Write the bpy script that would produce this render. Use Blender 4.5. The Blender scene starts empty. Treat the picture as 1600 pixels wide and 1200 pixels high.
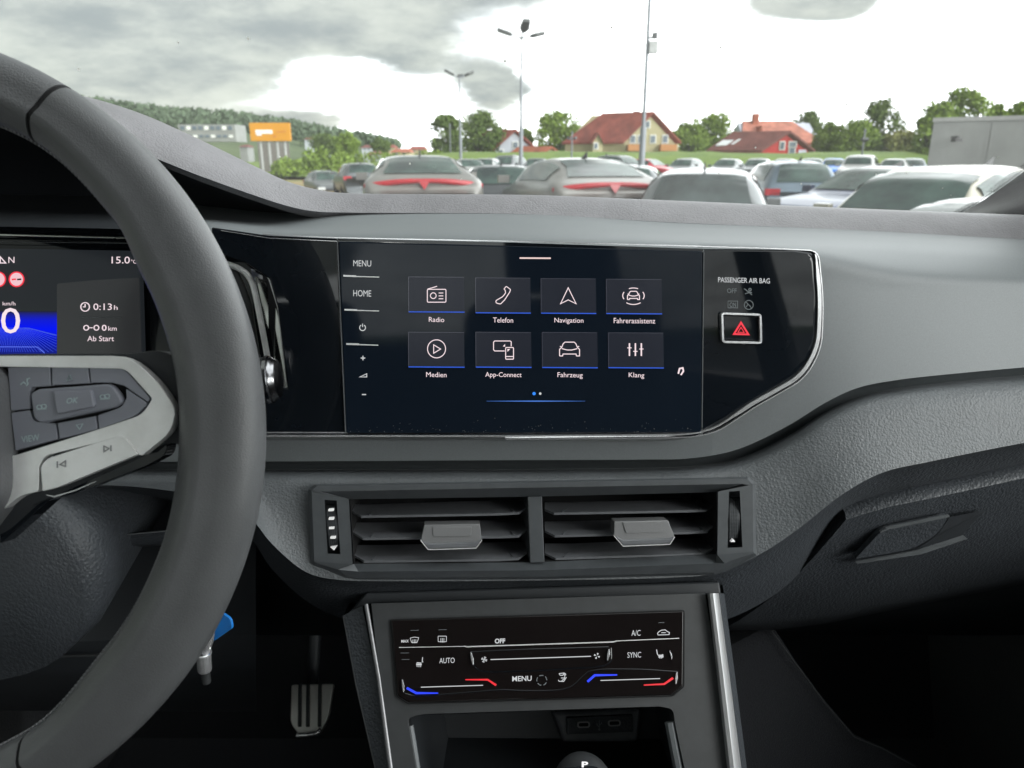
import bpy, bmesh, math, random
from mathutils import Vector, Matrix, noise
R = math.radians
rng = random.Random(7)
SC = bpy.context.scene
COL = SC.collection

# ------------------------------------------------------------------ camera, world, sun, exposure
CAM = Vector((0.0, 0.0, 1.30))
FPX = 1155.0                      # focal length in pixels of the 1600 px wide photograph
PITCH = R(17.0)
cam = bpy.data.cameras.new('camera'); camo = bpy.data.objects.new('camera', cam); COL.objects.link(camo)
camo.location = CAM; camo.rotation_euler = (R(90) - PITCH, 0, 0)
cam.sensor_width = 36.0; cam.lens = 36.0 * FPX / 1600.0
cam.clip_start = 0.02; cam.clip_end = 6000
cam.dof.use_dof = True; cam.dof.focus_distance = 0.50; cam.dof.aperture_fstop = 14
SC.camera = camo

w = bpy.data.worlds.new('World'); SC.world = w; w.use_nodes = True
nt = w.node_tree; nt.nodes.clear()
def wn(t, **k):
    n = nt.nodes.new(t)
    for a, b in k.items(): setattr(n, a, b)
    return n
def wm(op, a, b=None, clamp=False):
    n = wn('ShaderNodeMath', operation=op, use_clamp=clamp)
    for i, v in enumerate((a, b)):
        if v is None: continue
        if isinstance(v, (int, float)): n.inputs[i].default_value = v
        else: nt.links.new(v, n.inputs[i])
    return n.outputs[0]
SUN_EL, SUN_AZ = R(22), R(132)    # azimuth from +Y towards +X
sky = wn('ShaderNodeTexSky', sky_type='NISHITA'); sky.sun_disc = False
sky.sun_elevation = SUN_EL; sky.sun_rotation = SUN_AZ
tc = wn('ShaderNodeTexCoord'); sep = wn('ShaderNodeSeparateXYZ'); nt.links.new(tc.outputs['Generated'], sep.inputs[0])
dx, dy, dz = sep.outputs
den = wm('ADD', wm('ABSOLUTE', dz), 0.26)
cmb = wn('ShaderNodeCombineXYZ')
nt.links.new(wm('DIVIDE', dx, den), cmb.inputs[0]); nt.links.new(wm('DIVIDE', dy, den), cmb.inputs[1])
def wnoise(scale, detail, rough, off=0.0):
    n = wn('ShaderNodeTexNoise'); n.inputs['Scale'].default_value = scale; n.inputs['Detail'].default_value = detail
    n.inputs['Roughness'].default_value = rough
    mp = wn('ShaderNodeMapping'); mp.inputs['Location'].default_value = (off, off * .37, 0)
    nt.links.new(cmb.outputs[0], mp.inputs['Vector']); nt.links.new(mp.outputs[0], n.inputs['Vector'])
    return n.outputs['Fac']
n1 = wnoise(1.25, 7, 0.54, 3.1); n2 = wnoise(2.6, 8, 0.6, 9.4)
base = wm('ADD', wm('MULTIPLY', dx, -1.0), wm('MULTIPLY', wm('SUBTRACT', wm('MINIMUM', dz, 0.24), 0.155), 3.0))
dya = wm('MAXIMUM', wm('ABSOLUTE', dy), 0.05); cu_ = wm('DIVIDE', dx, dya); cv_ = wm('DIVIDE', dz, dya)
wob = wm('MULTIPLY', wm('SUBTRACT', n2, 0.5), 0.10)
def blob(px, py, rx, ry, amp):            # one separate cloud (or gap) at its own place in the sky
    a = (px - 800) / FPX; b = (600 - py) / FPX; yy = math.cos(PITCH) + b * math.sin(PITCH); u = a / yy; v = (-math.sin(PITCH) + b * math.cos(PITCH)) / yy
    q = wm('ADD', wm('POWER', wm('DIVIDE', wm('ADD', wm('SUBTRACT', cu_, u), wob), rx / FPX), 2.0), wm('POWER', wm('DIVIDE', wm('ADD', wm('SUBTRACT', cv_, v), wm('MULTIPLY', wob, .35)), ry / FPX), 2.0))
    return wm('MULTIPLY', wm('EXPONENT', wm('MULTIPLY', q, -1.0)), amp)
for b_ in ((1290, 2, 85, 26, 1.1), (770, 140, 50, 38, .55), (500, 188, 90, 16, .45), (545, 110, 90, 26, -.45), (620, 100, 60, 30, .35), (60, 130, 260, 60, .3)): base = wm('ADD', base, blob(*b_))
D = wm('ADD', base, wm('MULTIPLY', wm('SUBTRACT', n1, 0.5), 1.15))
mr = wn('ShaderNodeMapRange', interpolation_type='SMOOTHSTEP'); nt.links.new(D, mr.inputs[0])
mr.inputs[1].default_value = -0.09; mr.inputs[2].default_value = 0.30
soft = wm('SUBTRACT', 1.0, wm('POWER', wm('SUBTRACT', 1.0, mr.outputs[0]), 3.5))
# cloud brightness inside the grey mass
mr2 = wn('ShaderNodeMapRange', interpolation_type='SMOOTHSTEP'); nt.links.new(n2, mr2.inputs[0])
mr2.inputs[1].default_value = 0.34; mr2.inputs[2].default_value = 0.68
grey = wn('ShaderNodeMixRGB'); nt.links.new(mr2.outputs[0], grey.inputs[0])
grey.inputs[1].default_value = (1.65, 1.8, 1.8, 1); grey.inputs[2].default_value = (3.2, 3.3, 3.0, 1)
bright = wn('ShaderNodeMixRGB'); nt.links.new(mr2.outputs[0], bright.inputs[0])
bright.inputs[1].default_value = (12, 12.3, 12.4, 1); bright.inputs[2].default_value = (18.2, 18.6, 18.7, 1)
cl = wn('ShaderNodeMixRGB'); nt.links.new(soft, cl.inputs[0]); nt.links.new(bright.outputs[0], cl.inputs[1]); nt.links.new(grey.outputs[0], cl.inputs[2])
mx = wn('ShaderNodeMixRGB'); mx.inputs[0].default_value = 0.96
nt.links.new(sky.outputs[0], mx.inputs[1]); nt.links.new(cl.outputs[0], mx.inputs[2])
bg = wn('ShaderNodeBackground'); bg.inputs['Strength'].default_value = 0.10
wo = wn('ShaderNodeOutputWorld'); nt.links.new(mx.outputs[0], bg.inputs[0]); nt.links.new(bg.outputs[0], wo.inputs[0])

sl = bpy.data.lights.new('sun', 'SUN'); sl.energy = 1.15; sl.angle = R(38); sl.color = (1.0, 0.985, 0.96)
so = bpy.data.objects.new('sun', sl); COL.objects.link(so)
sd = Vector((math.sin(SUN_AZ) * math.cos(SUN_EL), math.cos(SUN_AZ) * math.cos(SUN_EL), math.sin(SUN_EL)))
so.rotation_euler = (-sd).to_track_quat('-Z', 'Y').to_euler(); so.location = (0, 0, 30)
SC.view_settings.view_transform = 'Standard'; SC.view_settings.look = 'None'
SC.view_settings.exposure = 1.4; SC.view_settings.gamma = 1.0; SC.view_settings.use_curve_mapping = False

# ------------------------------------------------------------------ geometry helpers
FW = Vector((0, math.cos(PITCH), -math.sin(PITCH))); UP = Vector((0, math.sin(PITCH), math.cos(PITCH)))
def ray(px, py): return Vector(((px - 800) / FPX, 0, 0)) + UP * ((600 - py) / FPX) + FW
def P(px, py, Y):
    d = ray(px, py); return CAM + d * (Y / d.y)
DK = math.tan(R(6.0))
def PD(px, py, Y):                # the dashboard is turned 6 degrees: it recedes to the right
    d = ray(px, py); y = Y / (1 - DK * d.x / d.y); return CAM + d * (y / d.y)
class Plane:
    def __init__(s, o, yaw, lean):
        s.o = o; a, b = R(yaw), R(lean)
        s.n = Vector((math.sin(a) * math.cos(b), -math.cos(a) * math.cos(b), math.sin(b)))
    def __call__(s, px, py, h=0.0):
        d = ray(px, py); o = s.o + s.n * h
        return CAM + d * ((o - CAM).dot(s.n) / d.dot(s.n))
    def off(s, h):
        q = Plane(s.o + s.n * h, 0, 0); q.n = s.n.copy(); return q
def proj(v):
    d = v - CAM; z = d.dot(FW); return 800 + d.x / z * FPX, 600 - d.dot(UP) / z * FPX
def inside(x, y, poly):
    r = False
    for i in range(len(poly)):
        (x0, y0), (x1, y1) = poly[i - 1], poly[i]
        if (y0 > y) != (y1 > y) and x < (x1 - x0) * (y - y0) / (y1 - y0) + x0: r = not r
    return r
# ------------------------------------------------------------------ objects
def tag(o, label=None, cat=None, group=None, kind=None):
    if label: o['label'] = label
    if cat: o['category'] = cat
    if group: o['group'] = group
    if kind: o['kind'] = kind
    return o
def thing(name, loc, label, cat, group=None, rz=0):
    o = bpy.data.objects.new(name, None); COL.objects.link(o); o.empty_display_size = .05
    o.location = loc; o.rotation_euler = (0, 0, rz); return tag(o, label, cat, group)
def wloc(o):
    v = Vector((0, 0, 0))
    while o is not None: v = v + o.location; o = o.parent
    return v
def obj(name, verts, faces, mat, parent=None, smooth=False, bevel=0, seg=2, solid=0, kind=None, local=False, soff=-1, sub=0, mi=None, ang=40):
    m = bpy.data.meshes.new(name)
    off = wloc(parent) if (parent is not None and not local) else Vector((0, 0, 0))
    m.from_pydata([tuple(Vector(v) - off) for v in verts], [], faces)
    for mm in (mat if isinstance(mat, (list, tuple)) else [mat]): m.materials.append(mm)
    if mi: m.polygons.foreach_set('material_index', mi)
    m.validate(); m.update()
    o = bpy.data.objects.new(name, m); COL.objects.link(o); o.parent = parent
    if smooth:
        m.shade_smooth()
        if ang: m.set_sharp_from_angle(angle=R(ang))
    if sub:
        s = o.modifiers.new('s', 'SUBSURF'); s.levels = s.render_levels = sub
    if solid:
        s = o.modifiers.new('t', 'SOLIDIFY'); s.thickness = solid; s.offset = soff
    if bevel:
        b = o.modifiers.new('b', 'BEVEL'); b.width = bevel; b.segments = seg; b.limit_method = 'ANGLE'; b.angle_limit = R(35)
        m.shade_smooth(); b.harden_normals = True
    if kind: o['kind'] = kind
    return o
class MB:
    def __init__(s): s.v = []; s.f = []; s.m = []; s.cur = 0
    def face(s, idx): s.f.append(idx); s.m.append(s.cur)
    def add(s, vs, fs):
        b = len(s.v); s.v += [Vector(v) for v in vs]
        for f in fs: s.face([b + i for i in f])
    def box(s, c, d, rot=None):
        c = Vector(c); x, y, z = d[0] / 2, d[1] / 2, d[2] / 2
        vs = [Vector((a, b, e)) for a in (-x, x) for b in (-y, y) for e in (-z, z)]
        if rot is not None: vs = [rot @ v for v in vs]
        s.add([c + v for v in vs], [(0, 1, 3, 2), (4, 6, 7, 5), (0, 4, 5, 1), (2, 3, 7, 6), (0, 2, 6, 4), (1, 5, 7, 3)])
    def prism(s, top, bot):
        n = len(top); s.add(list(bot) + list(top), [tuple(range(n - 1, -1, -1)), tuple(range(n, 2 * n))] + [(i, (i + 1) % n, n + (i + 1) % n, n + i) for i in range(n)])
    def grid(s, rows, closed=False):
        nu = len(rows[0]); b = len(s.v)
        for r in rows: s.v += [Vector(v) for v in r]
        for j in range(len(rows) - 1):
            for i in range(nu if closed else nu - 1):
                k = (i + 1) % nu
                s.face((b + j * nu + i, b + (j + 1) * nu + i, b + (j + 1) * nu + k, b + j * nu + k))
    def tube(s, pts, rad, n=10, cap=True, flat=None):
        rows = []; pts = [Vector(p) for p in pts]; prev = None
        for i, p in enumerate(pts):
            t = (pts[min(i + 1, len(pts) - 1)] - pts[max(i - 1, 0)]).normalized()
            a = prev if prev is not None else (Vector((0, 0, 1)) if abs(t.z) < .9 else Vector((1, 0, 0)))
            a = (a - t * a.dot(t)).normalized(); prev = a; bb = t.cross(a)
            r = rad[i] if isinstance(rad, (list, tuple)) else rad
            rows.append([p + a * (r * math.cos(2 * math.pi * k / n)) + bb * (r * math.sin(2 * math.pi * k / n)) for k in range(n)])
        b = len(s.v); s.grid(rows, True)
        if cap:
            s.face(tuple(b + k for k in range(n))); e = b + (len(rows) - 1) * n; s.face(tuple(e + k for k in range(n - 1, -1, -1)))
    def lathe(s, o, axis, prof, n=24):
        axis = Vector(axis).normalized(); a = axis.orthogonal().normalized(); b = axis.cross(a); o = Vector(o)
        s.grid([[o + axis * h + (a * math.cos(2 * math.pi * k / n) + b * math.sin(2 * math.pi * k / n)) * max(r, 1e-5) for k in range(n)] for h, r in prof], True)
    def build(s, name, mat, parent=None, **k):
        if len(set(s.m)) > 1: k['mi'] = s.m
        return obj(name, s.v, s.f, mat, parent, **k)
def cr(pts, n):                   # Catmull-Rom through points, resampled evenly
    pts = [Vector(p) for p in pts]
    if len(pts) == 2: return [pts[0].lerp(pts[1], i / (n - 1)) for i in range(n)]
    ext = [pts[0] * 2 - pts[1]] + pts + [pts[-1] * 2 - pts[-2]]; fine = []
    for i in range(1, len(ext) - 2):
        p0, p1, p2, p3 = ext[i - 1:i + 3]
        def tj(t, a, b): return t + max((b - a).length, 1e-7) ** .5
        t0 = 0; t1 = tj(t0, p0, p1); t2 = tj(t1, p1, p2); t3 = tj(t2, p2, p3)
        for k in range(12):
            t = t1 + (t2 - t1) * k / 12
            A1 = p0 * ((t1 - t) / (t1 - t0)) + p1 * ((t - t0) / (t1 - t0)); A2 = p1 * ((t2 - t) / (t2 - t1)) + p2 * ((t - t1) / (t2 - t1))
            A3 = p2 * ((t3 - t) / (t3 - t2)) + p3 * ((t - t2) / (t3 - t2))
            B1 = A1 * ((t2 - t) / (t2 - t0)) + A2 * ((t - t0) / (t2 - t0)); B2 = A2 * ((t3 - t) / (t3 - t1)) + A3 * ((t - t1) / (t3 - t1))
            fine.append(B1 * ((t2 - t) / (t2 - t1)) + B2 * ((t - t1) / (t2 - t1)))
    fine.append(pts[-1])
    L = [0]
    for a, b in zip(fine, fine[1:]): L.append(L[-1] + (b - a).length)
    out = []; j = 0
    for i in range(n):
        s = L[-1] * i / (n - 1)
        while j < len(L) - 2 and L[j + 1] < s: j += 1
        u = (s - L[j]) / max(L[j + 1] - L[j], 1e-9); out.append(fine[j].lerp(fine[j + 1], min(max(u, 0), 1)))
    return out
def byx(ctrl, xs):                # rows given as (px, py, Y); sampled at the same px values, so columns stay aligned
    out = []; c = [Vector(p) for p in ctrl]; f = cr(c, 200)
    for x in xs:
        if x <= f[0].x: out.append(f[0]); continue
        if x >= f[-1].x:
            sl_ = (c[-1].y - c[-2].y) / (c[-1].x - c[-2].x); out.append(Vector((x, c[-1].y + sl_ * (x - c[-1].x), c[-1].z))); continue
        for a, b in zip(f, f[1:]):
            if a.x <= x <= b.x:
                t = (x - a.x) / max(b.x - a.x, 1e-9); out.append(a.lerp(b, t)); break
        else: out.append(f[-1])
    return out
def vloft(rows, n):               # smooth across rows, n samples between first and last (per column)
    cols = [cr([r[i] for r in rows], n) for i in range(len(rows[0]))]
    return [[c[j] for c in cols] for j in range(n)]
def rnd(poly, r, n=4):
    out = []; N = len(poly)
    for i in range(N):
        p = Vector((poly[i][0], poly[i][1])); a = Vector(poly[i - 1][:2]) - p; b = Vector(poly[(i + 1) % N][:2]) - p
        rr = poly[i][2] if len(poly[i]) > 2 else r
        rr = min(rr, a.length * .45, b.length * .45); a = p + a.normalized() * rr; b = p + b.normalized() * rr
        for k in range(n + 1):
            t = k / n; out.append(tuple(a * (1 - t) ** 2 + p * 2 * t * (1 - t) + b * t * t))
    return out
def plate(name, poly, pl, h0, h1, mat, parent=None, bevel=0, r=0, seg=2, **k):
    if r: poly = rnd(poly, r)
    m = MB(); top = [pl(x, y, h1) for x, y in [p[:2] for p in poly]]; n = pl.n * (h0 - h1)
    # orient
    nn = Vector((0, 0, 0))
    for i in range(len(top)): nn += top[i].cross(top[(i + 1) % len(top)])
    if nn.dot(pl.n) < 0: top.reverse()
    m.prism(top, [t + n for t in top]); return m.build(name, mat, parent, bevel=bevel, seg=seg, **k)
def ribbon(m, pts, wd, pl, h, closed=False, th=0.0004):
    pts = [Vector(p[:2]) for p in pts]; N = len(pts); L = []; Rr = []
    for i in range(N):
        if closed: a, b = pts[i - 1], pts[(i + 1) % N]
        else: a, b = pts[max(i - 1, 0)], pts[min(i + 1, N - 1)]
        p = pts[i]; d1 = (p - a) if (p - a).length > 1e-6 else (b - p); d2 = (b - p) if (b - p).length > 1e-6 else (p - a)
        d1.normalize(); d2.normalize(); n1 = Vector((-d1.y, d1.x)); n2 = Vector((-d2.y, d2.x)); mm = n1 + n2
        if mm.length < .3: mm = n1 * 1.0
        mm.normalize(); s = (wd if not isinstance(wd, (list, tuple)) else wd[i]) / 2 / max(mm.dot(n1), .4)
        L.append(p + mm * s); Rr.append(p - mm * s)
    rng_ = range(N if closed else N - 1)
    for i in rng_:
        j = (i + 1) % N
        q = [L[i], L[j], Rr[j], Rr[i]]
        top = [pl(v.x, v.y, h) for v in q]; bot = [t - pl.n * th for t in top]
        m.prism(top, bot)
def icon(name, strokes, pl, h, mat, parent, wd=1.6, conv=None, fills=()):
    m = MB()
    for s in strokes:
        cl = False; ww = wd
        if isinstance(s, dict): cl = s.get('c', False); ww = s.get('w', wd); s = s['p']
        if conv: s = [conv(*p[:2]) for p in s]
        ribbon(m, s, ww, pl, h, cl)
    for f in fills:
        if conv: f = [conv(*p[:2]) for p in f]
        top = [pl(x, y, h) for x, y in f]; m.prism(top, [t - pl.n * .0004 for t in top])
    return m.build(name, mat, parent)
def arc(cx, cy, r, a0=0, a1=360, n=24, ry=None):
    ry = ry or r; full = abs(a1 - a0) >= 360
    return [(cx + r * math.cos(R(a0 + (a1 - a0) * k / n)), cy - ry * math.sin(R(a0 + (a1 - a0) * k / n))) for k in range(n if full else n + 1)]
def circ(cx, cy, r, n=24, ry=None, w=None):
    d = {'p': arc(cx, cy, r, 0, 360, n, ry), 'c': True}
    if w: d['w'] = w
    return d
def rect(x0, y0, x1, y1, r=0, w=None, dy=0):
    p = [(x0, y0), (x1, y0 + dy), (x1, y1 + dy), (x0, y1)]
    if r: p = rnd(p, r, 3)
    d = {'p': p, 'c': True}
    if w: d['w'] = w
    return d
def text(name, s, pl, box, h, mat, parent, bold=0.0, dy=0, shear=0, th=0.0):
    cu = bpy.data.curves.new('t', 'FONT'); cu.body = s; cu.resolution_u = 3; cu.offset = bold
    o = bpy.data.objects.new('t', cu); COL.objects.link(o); dg = bpy.context.evaluated_depsgraph_get()
    me = bpy.data.meshes.new_from_object(o.evaluated_get(dg)); bpy.data.objects.remove(o); bpy.data.curves.remove(cu)
    vs = [v.co.copy() for v in me.vertices]; fs = [tuple(p.vertices) for p in me.polygons]; bpy.data.meshes.remove(me)
    x0 = min(v.x for v in vs); x1 = max(v.x for v in vs); y0 = min(v.y for v in vs); y1 = max(v.y for v in vs)
    X0, Y0, X1, Y1 = box; out = []
    for v in vs:
        u = (v.x - x0) / (x1 - x0); q = (v.y - y0) / (y1 - y0)
        out.append(pl(X0 + u * (X1 - X0) + shear * q, Y1 + u * dy - q * (Y1 - Y0), h))
    return obj(name, out, fs, mat, parent)
# ------------------------------------------------------------------ materials
def mat(name, col, rough=.5, metal=0, var=.06, vs=8, bump=None, spec=.5, coat=0, emit=None, es=1.0, col2=None, sheen=0, rvar=0, coord='Object'):
    m = bpy.data.materials.new(name); m.use_nodes = True; t = m.node_tree; N = t.nodes; L = t.links; N.clear()
    out = N.new('ShaderNodeOutputMaterial'); b = N.new('ShaderNodeBsdfPrincipled'); L.new(b.outputs[0], out.inputs[0])
    tcn = N.new('ShaderNodeTexCoord'); vec = tcn.outputs[coord]
    c = tuple(col) + (1,); c2 = (tuple(col2) + (1,)) if col2 else tuple(min(1, x * (1 + var * 2)) for x in col) + (1,)
    c1 = c if col2 else tuple(x * (1 - var) for x in col) + (1,)
    nz = N.new('ShaderNodeTexNoise'); nz.inputs['Scale'].default_value = vs; nz.inputs['Detail'].default_value = 5; nz.inputs['Roughness'].default_value = .6
    L.new(vec, nz.inputs['Vector'])
    rp = N.new('ShaderNodeMapRange'); rp.inputs[1].default_value = .35; rp.inputs[2].default_value = .65; L.new(nz.outputs['Fac'], rp.inputs[0])
    mxn = N.new('ShaderNodeMixRGB'); mxn.inputs[1].default_value = c1; mxn.inputs[2].default_value = c2; L.new(rp.outputs[0], mxn.inputs[0]); L.new(mxn.outputs[0], b.inputs['Base Color'])
    b.inputs['Roughness'].default_value = rough; b.inputs['Metallic'].default_value = metal
    b.inputs['Specular IOR Level'].default_value = spec; b.inputs['Coat Weight'].default_value = coat; b.inputs['Coat Roughness'].default_value = .03
    if sheen: b.inputs['Sheen Weight'].default_value = sheen; b.inputs['Sheen Roughness'].default_value = .4
    if rvar:
        r2 = N.new('ShaderNodeMapRange'); r2.inputs[3].default_value = rough - rvar; r2.inputs[4].default_value = rough + rvar; L.new(nz.outputs['Fac'], r2.inputs[0]); L.new(r2.outputs[0], b.inputs['Roughness'])
    if emit: b.inputs['Emission Color'].default_value = tuple(emit) + (1,); b.inputs['Emission Strength'].default_value = es
    if bump:
        kind, sc, dist = bump[:3]
        if kind == 'leather':
            dn = N.new('ShaderNodeTexNoise'); dn.inputs['Scale'].default_value = sc * .6; L.new(vec, dn.inputs['Vector'])
            ad = N.new('ShaderNodeMixRGB'); ad.inputs[0].default_value = .0016; ad.blend_type = 'ADD'; L.new(vec, ad.inputs[1]); L.new(dn.outputs['Color'], ad.inputs[2])
            v = N.new('ShaderNodeTexVoronoi'); v.feature = 'F1'; v.inputs['Scale'].default_value = sc; L.new(ad.outputs[0], v.inputs['Vector'])
            v2 = N.new('ShaderNodeTexVoronoi'); v2.feature = 'F1'; v2.inputs['Scale'].default_value = sc * 1.9; L.new(ad.outputs[0], v2.inputs['Vector'])
            s = N.new('ShaderNodeMath'); s.operation = 'MULTIPLY_ADD'; L.new(v2.outputs['Distance'], s.inputs[0]); s.inputs[1].default_value = .4; L.new(v.outputs['Distance'], s.inputs[2])
            inv = N.new('ShaderNodeMath'); inv.operation = 'MULTIPLY'; inv.inputs[1].default_value = -1; L.new(s.outputs[0], inv.inputs[0]); h = inv.outputs[0]
        elif kind == 'brushed':
            mp = N.new('ShaderNodeMapping'); mp.inputs['Scale'].default_value = bump[3]; L.new(vec, mp.inputs[0])
            v = N.new('ShaderNodeTexNoise'); v.inputs['Scale'].default_value = sc; v.inputs['Detail'].default_value = 3; L.new(mp.outputs[0], v.inputs['Vector']); h = v.outputs['Fac']
        else:
            v = N.new('ShaderNodeTexNoise'); v.inputs['Scale'].default_value = sc; v.inputs['Detail'].default_value = 4; L.new(vec, v.inputs['Vector']); h = v.outputs['Fac']
        bp = N.new('ShaderNodeBump'); bp.inputs['Distance'].default_value = dist; bp.inputs['Strength'].default_value = 1.0; L.new(h, bp.inputs['Height']); L.new(bp.outputs[0], b.inputs['Normal'])
    return m
def glassmat(name, tint=(.9, .95, .93), refl=.5, veil=0.0, rough=0.0):
    m = bpy.data.materials.new(name); m.use_nodes = True; t = m.node_tree; N = t.nodes; L = t.links; N.clear()
    out = N.new('ShaderNodeOutputMaterial'); tr = N.new('ShaderNodeBsdfTransparent'); tr.inputs[0].default_value = tuple(tint) + (1,)
    gl = N.new('ShaderNodeBsdfGlossy'); gl.inputs['Roughness'].default_value = rough; fr = N.new('ShaderNodeFresnel'); fr.inputs['IOR'].default_value = 1.5
    f2 = N.new('ShaderNodeMath'); f2.operation = 'MULTIPLY'; f2.inputs[1].default_value = refl; L.new(fr.outputs[0], f2.inputs[0])
    mxs = N.new('ShaderNodeMixShader'); L.new(f2.outputs[0], mxs.inputs[0]); L.new(tr.outputs[0], mxs.inputs[1]); L.new(gl.outputs[0], mxs.inputs[2]); o = mxs.outputs[0]
    if veil:  # pale layer mixed in so the view through looks milky
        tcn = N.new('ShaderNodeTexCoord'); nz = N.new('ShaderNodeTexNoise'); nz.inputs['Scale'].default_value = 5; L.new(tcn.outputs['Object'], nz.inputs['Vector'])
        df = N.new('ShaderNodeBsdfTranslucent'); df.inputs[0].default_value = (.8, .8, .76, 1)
        mu = N.new('ShaderNodeMath'); mu.operation = 'MULTIPLY'; mu.inputs[1].default_value = veil; L.new(nz.outputs['Fac'], mu.inputs[0])
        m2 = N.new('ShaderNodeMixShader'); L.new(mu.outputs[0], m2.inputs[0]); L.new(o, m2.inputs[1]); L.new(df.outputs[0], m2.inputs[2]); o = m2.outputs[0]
    L.new(o, out.inputs[0]); return m
def emat(name, col, s=1.0):
    return mat(name, (.02, .02, .02), .4, emit=col, es=s)
M = dict(
    pillar=mat('pillar_cloth', (.48, .47, .48), .85, bump=('noise', 700, .0004)),
    glint=mat('window_glint', (.85, .86, .83), .12, metal=1),
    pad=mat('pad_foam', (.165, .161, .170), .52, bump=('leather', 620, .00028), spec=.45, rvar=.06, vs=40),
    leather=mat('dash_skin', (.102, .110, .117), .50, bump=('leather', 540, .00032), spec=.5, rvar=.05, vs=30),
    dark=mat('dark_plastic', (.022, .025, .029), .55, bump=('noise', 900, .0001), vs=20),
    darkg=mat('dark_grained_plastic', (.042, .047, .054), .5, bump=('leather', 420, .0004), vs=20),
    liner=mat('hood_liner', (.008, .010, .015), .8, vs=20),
    decor=mat('grey_decor_paint', (.140, .152, .158), .52, metal=.05, bump=('noise', 1800, .00004), spec=.5, vs=1500, var=.07),
    decor_d=mat('dark_decor_edge', (.055, .062, .065), .4, vs=300),
    gloss=mat('piano_black', (.006, .008, .011), .035, spec=.32, var=.1, bump=('noise', 3, .0004)),
    screen=mat('display_glass', (.006, .009, .014), .05, spec=.12, emit=(.010, .020, .036), es=.05),
    chrome=mat('chrome', (.80, .80, .82), .2, metal=.75, vs=50),
    satin=mat('satin_silver', (.92, .92, .91), .34, metal=.5, vs=60, bump=('noise', 1200, .00004)),
    brushed=mat('brushed_silver', (.55, .55, .56), .36, metal=.6, bump=('brushed', 60, .00008, (30, 1, 1))),
    grey=mat('mid_grey_plastic', (.11, .118, .124), .45, bump=('noise', 1500, .00006), vs=100),
    bezel=mat('vent_bezel_plastic', (.068, .074, .080), .42, bump=('noise', 1500, .00005), vs=100),
    console=mat('console_plastic', (.038, .040, .042), .45, bump=('noise', 1500, .00005), vs=100),
    slat=mat('slat_plastic', (.13, .135, .145), .4, vs=100),
    tab=mat('metallic_tab', (.27, .27, .275), .36, metal=.5, bump=('noise', 1500, .00008)),
    btn=mat('button_plastic', (.24, .25, .29), .42, bump=('noise', 1500, .00005)),
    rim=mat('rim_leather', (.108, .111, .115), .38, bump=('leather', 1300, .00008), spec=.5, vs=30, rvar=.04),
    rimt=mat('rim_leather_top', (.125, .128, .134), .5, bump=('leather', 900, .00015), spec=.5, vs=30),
    thread=mat('seam_thread', (.22, .22, .23), .7),
    gap=mat('black_gap', (.004, .004, .005), .9),
    carpet=mat('carpet', (.009, .010, .013), .95, bump=('noise', 700, .0012), vs=200, sheen=.08),
    head=mat('headliner_cloth', (.62, .62, .60), .9, bump=('noise', 900, .0003)),
    seat=mat('seat_cloth', (.05, .052, .058), .85, bump=('noise', 700, .0006)),
    doorp=mat('door_plastic', (.045, .047, .05), .6, bump=('leather', 420, .0004)),
    white=mat('white_print', (.75, .75, .74), .5, emit=(1, 1, 1), es=.12),
    dim=mat('dim_print', (.16, .18, .19), .5),
    dimk=mat('dim_key_print', (.42, .52, .54), .5),
    keyp=mat('dark_key_print', (.22, .22, .23), .5),
    ui=emat('screen_white', (1.0, .82, .87), .36), uiw=emat('screen_print', (.9, .93, .95), .25), uib=emat('screen_blue', (.012, .11, .80), .30),
    blue=emat('lit_blue', (.015, .05, 1.0), .42), red=emat('lit_red', (1.0, .02, .035), .34),
    hotred=emat('hazard_red', (1.0, .02, .05), .36),
    bluetag=mat('blue_tag_plastic', (.015, .20, .62), .4),
)
# ================================================================== DASHBOARD
dash = thing('dashboard', (0.03, 0.52, 1.0), 'dark padded dashboard with a light grey decor band running across the car', 'dashboard')
XS = [-260 + 10.4 * i for i in range(241)]
def row(c): return [PD(*p) for p in byx(c, XS)]
S_ = [(-260, 150, .55), (-60, 140, .55), (60, 142, .555), (128, 150, .56), (215, 176, .57), (300, 213, .58), (400, 261, .60), (450, 284, .612), (510, 299, .625), (560, 303, .63), (832, 306, .64), (1040, 313, .64), (1320, 325, .645), (1600, 336, .65), (1820, 345, .65)]
F_ = [(-260, 165, .51), (-60, 158, .51), (60, 160, .51), (128, 176, .512), (215, 212, .53), (300, 250, .545), (400, 291, .568), (450, 308, .58), (510, 317, .592), (560, 318, .60), (832, 319, .61), (1040, 330, .61), (1320, 342, .615), (1600, 354, .62), (1820, 362, .62)]
L_ = [(-260, 180, .505), (-60, 172, .505), (60, 176, .505), (128, 195, .507), (215, 235, .524), (300, 270, .54), (400, 306, .562), (450, 322, .573), (490, 330, .58), (540, 332, .59), (832, 335, .60), (1040, 347, .60), (1320, 359, .605), (1600, 374, .61), (1820, 384, .61)]
s, f, l = row(S_), row(F_), row(L_)
backs = [[P(x, y + 2 + 10 * k / 4 + 0 * k, Y + .05 + .09 * k) + Vector((0, 0, -.004 * k)) for x, y, Y in byx(S_, XS)] for k in (4, 3, 2, 1, 0)]
rs = [[a.lerp(b, .3) for a, b in zip(s, backs[-1])], s, [a.lerp(b, .5) + Vector((0, -.002, .0035)) for a, b in zip(s, f)], f, l]
m = MB(); m.grid(backs + vloft(rs, 17) + [[v + Vector((0, .012, -.006)) for v in l]])
m.build('top_pad', M['pad'], dash, smooth=True, ang=70)
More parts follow.
